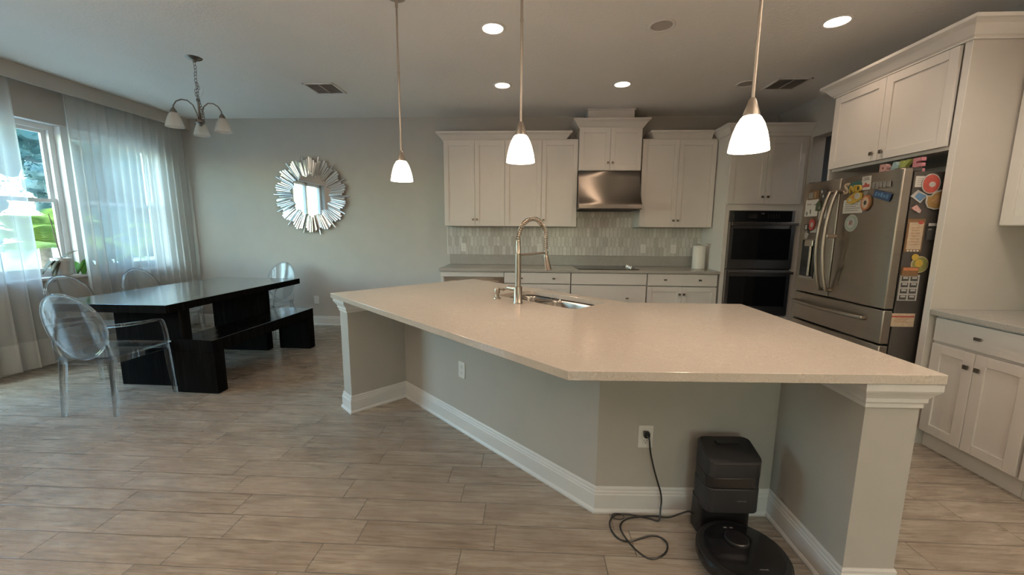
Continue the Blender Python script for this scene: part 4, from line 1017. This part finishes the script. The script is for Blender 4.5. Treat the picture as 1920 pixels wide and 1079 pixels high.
obj('cable', G().tube(sm_pts, .0041, 8), 'black', t, smooth=True)
obj('plug', G(fo_m).box(-.015, .013, -.036, -.0085, .006, .034), 'black', t, .005)
lp = [Vector((.446 + .030 * math.cos(a), 1.786 + .020 * math.sin(a), .0125)) for a in [2 * PI * k / 24 for k in range(24)]]
obj('cord_tie', G().tube(lp, .0020, 6, closed=True), 'black', t, smooth=True)

# ------------------------------------------------------------------ dining table and bench
TA, TB, TC, TD = Vector((-4.124, 3.104)), Vector((-3.019, 3.100)), Vector((-2.990, 4.985)), Vector((-4.090, 5.040))
def quadprism(g, a, b_, c, d, z0, z1): return g.prism([tuple(p) for p in (a, b_, c, d)], z0, z1)
tl = math.atan2(TC.x - TB.x, TC.y - TB.y)
t = thing('dining_table', 'long black-stained plank dining table with slab legs', 'table', (-3.56, 4.04, 0), -tl, local=True)
tt_ = obj('tabletop', G().box(-.555, .555, -.94, .94, .692, .762), 'blackwood', t, .004)
for y0, y1 in ((-.80, -.70), (.26, .36)):
    obj('leg', G().box(-.085, .535, y0, y1, .001, .6915), 'blackslab', t, .004)
def edge_mat(o):
    o.data.materials.append(M['blackslab'])
    for p in o.data.polygons:
        if abs(p.normal.z) < .5: p.material_index = 1
edge_mat(tt_)
bl = thing('dining_bench', 'low black wooden bench with slab ends tucked along the dining table', 'bench', (-2.795, 3.80, 0), -math.atan2(.071, 1.41), local=True)
edge_mat(obj('seat', G().box(-.187, .192, -.705, .705, .365, .471), 'blackwood', bl, .004))
for y0, y1 in ((-.704, -.60), (.60, .704)): obj('leg', G().box(-.186, .191, y0, y1, .001, .3648), 'blackslab', bl, .004)

# ------------------------------------------------------------------ clear chairs
def make_chair(label):
    t = thing('acrylic_chair', label, 'chair', (0, 0, 0), group='clear acrylic armchairs around the dining table', local=True)
    # seat faces +Y
    g = G(); n = 9; top = []; bot = []
    for j in range(n):
        v = j / (n - 1); y = -.225 + .445 * v; w = .20 + .065 * min(1, v * 1.15); rt = []; rb = []
        for i in range(n):
            u = -1 + 2 * i / (n - 1); z = .452 - .012 * (1 - u * u) * (1 - abs(2 * v - 1) ** 2) + .004 * v
            rt.append(g.v((w * u, y, z))); rb.append(g.v((w * u, y, z - .014)))
        top.append(rt); bot.append(rb)
    for L, fl in ((top, 0), (bot, 1)):
        for j in range(n - 1):
            for i in range(n - 1): g.face([L[j][i], L[j][i + 1], L[j + 1][i + 1], L[j + 1][i]])
    for j in range(n - 1):
        g.face([top[j][0], top[j + 1][0], bot[j + 1][0], bot[j][0]]); g.face([top[j][-1], top[j + 1][-1], bot[j + 1][-1], bot[j][-1]])
    for i in range(n - 1):
        g.face([top[0][i], top[0][i + 1], bot[0][i + 1], bot[0][i]]); g.face([top[-1][i], top[-1][i + 1], bot[-1][i + 1], bot[-1][i]])
    obj('seat', g, 'acrylic', t, smooth=True)
    g = G()
    P = [(-.193, -.213), (.193, -.213), (.258, .207), (-.258, .207)]
    for i in range(4):
        a, b_ = Vector(P[i]), Vector(P[(i + 1) % 4]); d_ = (b_ - a).normalized(); nrm = Vector((-d_.y, d_.x)) * .008
        g.prism([tuple(a), tuple(b_), tuple(b_ + nrm), tuple(a + nrm)], .395, .437)
    obj('apron', g, 'acrylic', t, .003)
    for sx in (-1, 1):
        for yb, xs, yf, xf, r0, r1 in ((-.200, .180, -.245, .190, .024, .017), (.192, .243, .215, .255, .024, .017)):
            g = G(); pts = [Vector((sx * xs, yb, .4365)), Vector((sx * (xs * .69 + xf * .31), yb * .69 + yf * .31, .30)), Vector((sx * (xs * .37 + xf * .63), yb * .37 + yf * .63, .16)), Vector((sx * xf, yf, .0008))]
            g.tube(pts, [r0, r0, (r0 + r1) / 2, r1], 4, up=(sx * .7, .7, 0)); obj('leg', g, 'acrylic', t, .004)
    # oval medallion back
    g = G(); R = 26; N = 36; th = .010
    def bp(u, v, o): # u,v in unit disc
        x = .207 * u; zz = .690 + .248 * v; y = -.232 - .105 * (v + 1) / 2 + .035 * u * u * 1.0 + o
        return (x, y, zz)
    for o, fl in ((-th / 2, 0), (th / 2, 1)):
        rings = [[g.v(bp(0, 0, o))]]
        for r in (.3, .6, .85, 1.0): rings.append([g.v(bp(r * math.cos(2 * PI * k / N), r * math.sin(2 * PI * k / N), o)) for k in range(N)])
        for k in range(N): g.face([rings[0][0], rings[1][k], rings[1][(k + 1) % N]])
        for a, c in zip(rings[1:], rings[2:]):
            for k in range(N): g.face([a[k], a[(k + 1) % N], c[(k + 1) % N], c[k]])
        if fl == 0: first = rings[-1]
        else:
            for k in range(N): g.face([first[k], first[(k + 1) % N], rings[-1][(k + 1) % N], rings[-1][k]])
    bk = obj('backrest', g, 'acrylic', t, smooth=True)
    obj('rim', G().tube([bp(math.cos(2 * PI * k / N), math.sin(2 * PI * k / N), 0) for k in range(N)], .0105, 8, closed=True), 'acrylic', bk, smooth=True)
    for sx in (-1, 1):
        g = G(); P = [(.190, -.232, .605), (.196, -.247, .690), (.235, -.14, .678), (.263, .0, .668), (.268, .10, .662), (.262, .155, .640), (.255, .185, .560), (.250, .200, .462), (.246, .196, .437)]
        g.tube(cat_rom([Vector((sx * x, y, z)) for x, y, z in P[1:]], 5), .0135, 8, sx=1.25); obj('arm', g, 'acrylic', t, smooth=True)
        g = G(); g.tube([(sx * .185, -.208, .437), (sx * .190, -.222, .50), (sx * .186, -.236, .58)], [.018, .015, .012], 8); obj('back_post', g, 'acrylic', t, smooth=True)
    return t
ch = make_chair('clear acrylic armchair at the near end of the black table, nearest to the camera')
ch.location = (-3.285, 2.880, 0); ch.rotation_euler = (0, 0, math.radians(4))
for loc, rz, l in (((-4.19, 3.59, 0), -88, 'clear acrylic armchair on the window side of the table, nearer the camera'),
                   ((-4.12, 4.22, 0), -92, 'clear acrylic armchair on the window side of the table, nearer the back wall'),
                   ((-3.42, 4.94, 0), 172, 'clear acrylic armchair at the far end of the black table by the back wall')):
    c = copy_tree(ch); c.location = loc; c.rotation_euler = (0, 0, math.radians(rz)); c['label'] = l

# ------------------------------------------------------------------ sunburst mirror
mc = Vector((-3.07, D - .002, 1.862))
t = thing('sunburst_mirror', 'round sunburst wall mirror framed by staggered mirrored strips', 'mirror', mc)
MM = Matrix.Translation(mc)
obj('backing', G(MM).plate(ell(.86, .90, 48), .020, Matrix.Identity(4)), 'mirror_back', t)
obj('mirror_glass', G(MM).plate(ell(.60, .64, 48), .004, Matrix.Translation((0, -.0205, 0))), 'mirror', t)
NS = 98
for k in range(NS):
    a = 2 * PI * (k + .5) / NS; q = k % 7
    oi = (.0, .012, .028, .040, .026, .010, -.004)[q]; oo = (-.055, -.030, -.010, .0, -.012, -.032, -.05)[q]
    if q == 6: oo = .030
    r0 = .264 + oi + random.uniform(-.006, .006); r1 = .512 + oo + random.uniform(-.008, .008)
    w0, w1 = .0168, (.0312 if q != 6 else .018)
    m = MM @ Matrix.Rotation(-a, 4, 'Y') @ Matrix.Translation((0, -.0245, 0)) @ Matrix.Rotation(random.uniform(-.05, .05), 4, 'X') @ Matrix.Rotation(random.uniform(-.02, .02), 4, 'Z')
    yo = -.004 * (q % 2)
    g = G(m); pts = [(r0, -w0 / 2), (r1, -w1 / 2), (r1, w1 / 2), (r0, w0 / 2)]
    a_ = [g.v((x, yo, z)) for x, z in pts]; c_ = [g.v((x, yo - .010, z)) for x, z in pts]
    mid0 = g.v((r0, yo - .0120, 0)); mid1 = g.v((r1, yo - .0120, 0))
    g.face(a_); g.face([a_[0], c_[0], c_[1], a_[1]]); g.face([a_[3], a_[2], c_[2], c_[3]]); g.face([a_[1], c_[1], mid1, c_[2], a_[2]]); g.face([a_[0], a_[3], c_[3], mid0, c_[0]])
    g.face([c_[0], mid0, mid1, c_[1]]); g.face([c_[3], c_[2], mid1, mid0])
    obj('mirror_strip', g, 'strip', t)

# ------------------------------------------------------------------ window sill plants
SZ = WZ0 + .018
def pot(t, x, y, r, h_, mat, saucer=True):
    z = SZ + .0005
    if saucer: obj('saucer', G().lathe([(0, z), (r * .95, z), (r * 1.05, z + .022), (r * .98, z + .022), (r * .9, z + .008), (0, z + .008)], (x, y, 0), 28), mat, t, smooth=True); z += .0085
    obj('pot', G().lathe([(0, z), (r * .74, z), (r * .93, z + h_ * .80), (r * 1.04, z + h_ * .81), (r * 1.06, z + h_), (r * .95, z + h_), (r * .93, z + h_ * .92), (0, z + h_ * .92)], (x, y, 0), 28), mat, t, smooth=True)
    return z + h_
def leaf_mesh(g, p, d, L, w, droop, n=8):
    p, d = Vector(p), Vector(d).normalized(); s_ = d.cross(Vector((0, 0, 1))).normalized(); rows = []
    for i in range(n + 1):
        u = i / n; c = p + d * (L * u) + Vector((0, 0, -droop * u * u * L)); ww = w * math.sin(PI * min(.98, .06 + u * .92)) ** .7
        rows.append([g.v(c - s_ * ww + Vector((0, 0, ww * .25))), g.v(c), g.v(c + s_ * ww + Vector((0, 0, ww * .25)))])
    for a, c in zip(rows, rows[1:]):
        for k in range(2): g.face([a[k], a[k + 1], c[k + 1], c[k]])
XS = XL - .035
t = thing('potted_orchid', 'wilting orchid in a pale pot with two bare stakes on the window sill', 'potted plant', (XS, 3.99, SZ))
zt = pot(t, XS, 3.975, .072, .178, 'pot')
g = G()
for d_, L, w, dr_ in (((-.1, -1, .25), .17, .034, 1.1), ((.4, -1, .5), .16, .03, 1.3), ((.2, 1, .9), .20, .026, .25), ((.3, -.8, .2), .14, .032, 1.9), ((-.4, .8, .3), .10, .028, .8)): leaf_mesh(g, (XS, 3.975, zt - .012), d_, L, w, dr_)
obj('leaf', g, 'dryleaf', t, smooth=True, solid=.003)
obj('stake', G().tube([(XS + .01, 3.98, zt - .03), (XS + .01, 3.955, zt + .22), (XS + .02, 3.915, zt + .46)], .0035, 6), 'stem', t, smooth=True)
obj('stake', G().tube([(XS - .01, 3.99, zt - .03), (XS - .005, 3.955, zt + .24), (XS, 3.945, zt + .40)], .003, 6), 'stem', t, smooth=True)
t = thing('potted_orchid', 'small white pot with a drooping bright green leaf and tall stake at the curtain edge', 'potted plant', (XS, 4.27, SZ))
zt = pot(t, XS - .01, 4.215, .052, .115, 'plastic_w', False)
g = G()
for d_, L, w, dr_ in (((.35, -1, 1.1), .175, .044, 1.45), ((.7, -.8, .9), .165, .042, 1.6), ((-.1, 1, .6), .12, .03, 1.2)): leaf_mesh(g, (XS - .01, 4.205, zt + .02), d_, L, w, dr_)
obj('leaf', g, 'houseleaf', t, smooth=True, solid=.003)
obj('stake', G().tube([(XS - .01, 4.22, zt - .03), (XS - .01, 4.212, zt + .25), (XS - .01, 4.195, zt + .53)], .0035, 6), 'stem', t, smooth=True)
for yy, r, h_, mat, l, spread in ((4.44, .055, .115, 'pot', 'plant in a grey pot behind the sheer curtain, next to the green leaf', .15), (4.66, .075, .135, 'potblue', 'leafy plant in a blue pot behind the middle of the sheer curtain', .19)):
    t = thing('potted_plant', l, 'potted plant', (XS, yy, SZ), group='plants behind the sheer curtain')
    zt = pot(t, XS - .02, yy, r, h_, mat, False); g = G()
    for k in range(9): a = k * 2.4; leaf_mesh(g, (XS - .02, yy, zt - .015), (.35 * math.cos(a), math.sin(a), 1.1), spread * (.7 + .3 * (k % 3) / 2), .030, .9)
    obj('leaf', g, 'houseleaf', t, smooth=True, solid=.002)
for yy, r, h_, l in ((4.86, .030, .085, 'small glass jar on the sill behind the curtain, next to the blue pot'), (4.95, .026, .07, 'small glass jar on the sill behind the curtain, middle of three'), (5.03, .034, .09, 'small glass jar on the sill behind the curtain, nearest the corner')):
    z = SZ + .0005
    o = obj('glass_jar', G().lathe([(0, z), (r, z), (r, z + h_ * .8), (r * .8, z + h_), (r * .72, z + h_), (r * .9, z + h_ * .78), (r * .9, z + .006), (0, z + .006)], (XS - .02, yy, 0), 20), 'jar', None, smooth=True)
    tag(o, l, 'jar', 'glass jars on the window sill')

# ------------------------------------------------------------------ outside the windows
o = struct('ground_outside', G().box(-40, XL - WT - .01, -25, 40, -.35, -.15), 'concrete')
def tree(x, y, h_, r, label, name='garden_tree', n=2600, sd=1):
    rnd = random.Random(sd); t = thing(name, label, 'tree', (x, y, -.15), group='trees outside the dining window')
    obj('trunk', G().tube([(x, y, -.15), (x + .1, y + .1, h_ * .35), (x - .05, y, h_ * .75)], [.16, .12, .05], 10), 'bark', t, smooth=True)
    g = G(); blobs = [(Vector((x + rnd.uniform(-.6, .6) * r, y + rnd.uniform(-.6, .6) * r, h_ * rnd.uniform(.16, .98))), r * rnd.uniform(.38, .62)) for _ in range(20)]
    for c, rr_ in blobs:
        st = len(g.b.verts); bmesh.ops.create_icosphere(g.b, subdivisions=4, radius=rr_ * .80, matrix=Matrix.Translation(c))
        for v in list(g.b.verts)[st:]:
            d_ = (v.co - c); v.co = c + d_ * (1 + .16 * math.sin(d_.x * 9 + c.x) * math.sin(d_.y * 8) + .10 * math.sin(d_.z * 13 + d_.x * 5))
    for k in range(n):
        c, rr_ = blobs[k % 20]; d_ = Vector((rnd.gauss(0, 1), rnd.gauss(0, 1), rnd.gauss(0, 1))).normalized(); p = c + d_ * rr_ * rnd.uniform(.75, 1.05)
        u = Vector((rnd.gauss(0, 1), rnd.gauss(0, 1), rnd.gauss(0, 1))).normalized(); w = u.cross(d_ + Vector((.01, .02, .03))).normalized(); s_ = rnd.uniform(.022, .055)
        g.face([g.v(p - u * s_), g.v(p + w * s_ * .5), g.v(p + u * s_), g.v(p - w * s_ * .5)])
    o = obj('crown', g, 'leaf', t, smooth=True); return t
tree(-12.5, 8.4, 7.0, 1.9, 'tall dark tree filling the upper pane outside the window', sd=3, n=30000)
tree(-13.5, 13.0, 7.0, 2.0, 'broad tree beyond the sheer curtain toward the back corner', sd=5, n=18000)
tree(-12.5, 17.8, 6.5, 2.0, 'tree seen through the curtain beside the back corner', sd=8, n=12000)
tree(-15.5, 4.2, 6.5, 1.8, 'tree seen behind the near curtain panel', sd=11, n=12000)
def palm(x, y, h_, label, sd):
    rnd = random.Random(sd); t = thing('palm_shrub', label, 'palm', (x, y, -.15), group='palms outside the dining window')
    obj('trunk', G().tube([(x, y, -.15), (x, y, h_)], [.10, .07], 10), 'bark', t, smooth=True)
    g = G()
    for k in range(16):
        a = k * 2.4 + rnd.random(); el = rnd.uniform(.25, 1.2); d_ = Vector((math.cos(a) * math.cos(el), math.sin(a) * math.cos(el), math.sin(el))); L = rnd.uniform(1.1, 1.7); s_ = d_.cross(Vector((0, 0, 1))).normalized()
        for i in range(30):
            u = (i + 1) / 30; c = Vector((x, y, h_)) + d_ * (L * u) + Vector((0, 0, -.55 * u * u * L))
            for sg in (-1, 1):
                tip = c + s_ * sg * .38 * math.sin(PI * min(.95, .15 + u * .8)) + d_ * .16 + Vector((0, 0, -.12)); w = d_ * .020
                g.face([g.v(c - w), g.v(c + w), g.v(tip)])
    obj('frond', g, 'palm', t); return t
palm(-8.4, 6.5, 1.05, 'bright green palm shrub seen in the lower clear window pane', 1)
palm(-8.6, 9.3, 1.0, 'palm shrub seen through the middle of the sheer curtain', 3)
palm(-8.8, 12.2, 1.1, 'palm shrub seen through the far part of the sheer curtain', 4)
palm(-8.9, 3.4, .9, 'palm shrub seen behind the near curtain panel', 6)
g = G(); g.box(-11.2, -11.0, -10, 30, -.15, .55); tag(obj('garden_wall', g, 'stucco', None, .01), 'low white garden wall outside behind the palms', 'wall')

def fill_torch(x, y, label):  # added unseen uplights that wash the ceiling with warm fill
    t = thing('fill_floor_lamp', label, 'floor lamp', (x, y, 0), local=True, group='added fill floor lamps behind the camera')
    obj('base', G().lathe([(0, .001), (.14, .001), (.14, .02), (.03, .035), (0, .035)], n=28), 'nickel', t, smooth=True)
    obj('pole', G().cyl((0, 0, .03), (0, 0, 1.72), .012), 'nickel', t, smooth=True)
    obj('lamp_shade', G().lathe([(.02, 1.71), (.10, 1.74), (.17, 1.80), (.165, 1.80), (.095, 1.746), (0, 1.725)], n=28), 'opal', t, smooth=True)
    obj('bulb', G().lathe([(0, 1.73), (.03, 1.745), (.035, 1.77), (.02, 1.79), (0, 1.795)], n=16), 'bulb', t, smooth=True)
    l = bpy.data.lights.new('fill_lamp_glow', 'SPOT'); l.energy = 480; l.color = (1.0, .80, .62); l.spot_size = math.radians(150); l.spot_blend = .6; l.shadow_soft_size = .06
    lo = bpy.data.objects.new('fill_lamp_glow', l); COL.objects.link(lo); lo.parent = t; lo.location = (0, 0, 1.83); lo.rotation_euler = (PI, 0, 0)
fill_torch(2.65, -.25, 'added fill floor lamp against the right wall, unseen behind the camera')
fill_torch(-2.65, -.25, 'added fill floor lamp on the window side, unseen behind the camera')
# ------------------------------------------------------------------ light
w = bpy.data.worlds.new('sky'); scn.world = w; w.use_nodes = True; nt = w.node_tree; nt.nodes.clear()
sk_ = nt.nodes.new('ShaderNodeTexSky'); sk_.sky_type = 'NISHITA'; sk_.sun_disc = False; sk_.sun_elevation = math.radians(42); sk_.sun_rotation = math.radians(205); sk_.air_density = 1.2
bg = nt.nodes.new('ShaderNodeBackground'); bg.inputs[1].default_value = 2.45
ow = nt.nodes.new('ShaderNodeOutputWorld'); tn = nt.nodes.new('ShaderNodeMix'); tn.data_type = 'RGBA'; tn.blend_type = 'MULTIPLY'; tn.inputs[0].default_value = 1; tn.inputs[7].default_value = (.78, 1.0, .95, 1); nt.links.new(sk_.outputs[0], tn.inputs[6]); nt.links.new(tn.outputs[2], bg.inputs[0]); nt.links.new(bg.outputs[0], ow.inputs[0])
def light(name, typ, loc, rot, energy, col, **kw):
    l = bpy.data.lights.new(name, typ); l.energy = energy; l.color = col
    for k, v in kw.items(): setattr(l, k, v)
    o = bpy.data.objects.new(name, l); COL.objects.link(o); o.location = loc; o.rotation_euler = rot; return o
sd = Vector((.10, .86, -.50)).normalized()
light('sun', 'SUN', (0, 0, 10), sd.to_track_quat('-Z', 'Y').to_euler(), 2.4, (1.0, .95, .86), angle=.009)
for y0, y1, z0, z1 in ((WY0, WY1, WZ0, WZ1), (SY0, SY1, .05, SZ1)):
    o = light('window_portal', 'AREA', (XL - WT - .02, (y0 + y1) / 2, (z0 + z1) / 2), (0, -PI / 2, 0), 1, (1, 1, 1), shape='RECTANGLE', size=z1 - z0, size_y=y1 - y0)
    o.data.cycles.is_portal = True
o = light('window_portal', 'AREA', ((QX0 + QX1) / 2, YR - WT - .02, QZ1 / 2), (PI / 2, 0, 0), 1, (1, 1, 1), shape='RECTANGLE', size=QX1 - QX0, size_y=QZ1)
o.data.cycles.is_portal = True
for x, y in KLIT + FILL_LIT:  # visible kitchen lights, then the added fill beams
    light('downlight_beam', 'SPOT', (x, y, H - .02), (0, 0, 0), 12 if (x, y) in KLIT else (36 if y > 2 else 15), (1.0, .68, .45) if (x, y) in KLIT else (1.0, .86, .72), spot_size=math.radians(125), spot_blend=.8, shadow_soft_size=.06)

light('hall_fill_beam', 'SPOT', (XR + .7, 4.35, H - .02), (0, 0, 0), 10, (.9, .95, 1.0), spot_size=2.4, spot_blend=.8, shadow_soft_size=.06)  # added beam that lifts the hall opening
scn.view_settings.view_transform = 'Standard'; scn.view_settings.look = 'None'; scn.view_settings.gamma = 1.0
scn.view_settings.use_curve_mapping = False
scn.view_settings.exposure = 0.0
cy_ = scn.cycles
cy_.max_bounces = 10; cy_.diffuse_bounces = 5; cy_.glossy_bounces = 4; cy_.transmission_bounces = 8; cy_.transparent_max_bounces = 24
cy_.caustics_reflective = False; cy_.caustics_refractive = False; cy_.sample_clamp_indirect = 6.0
cy_.use_denoising = True
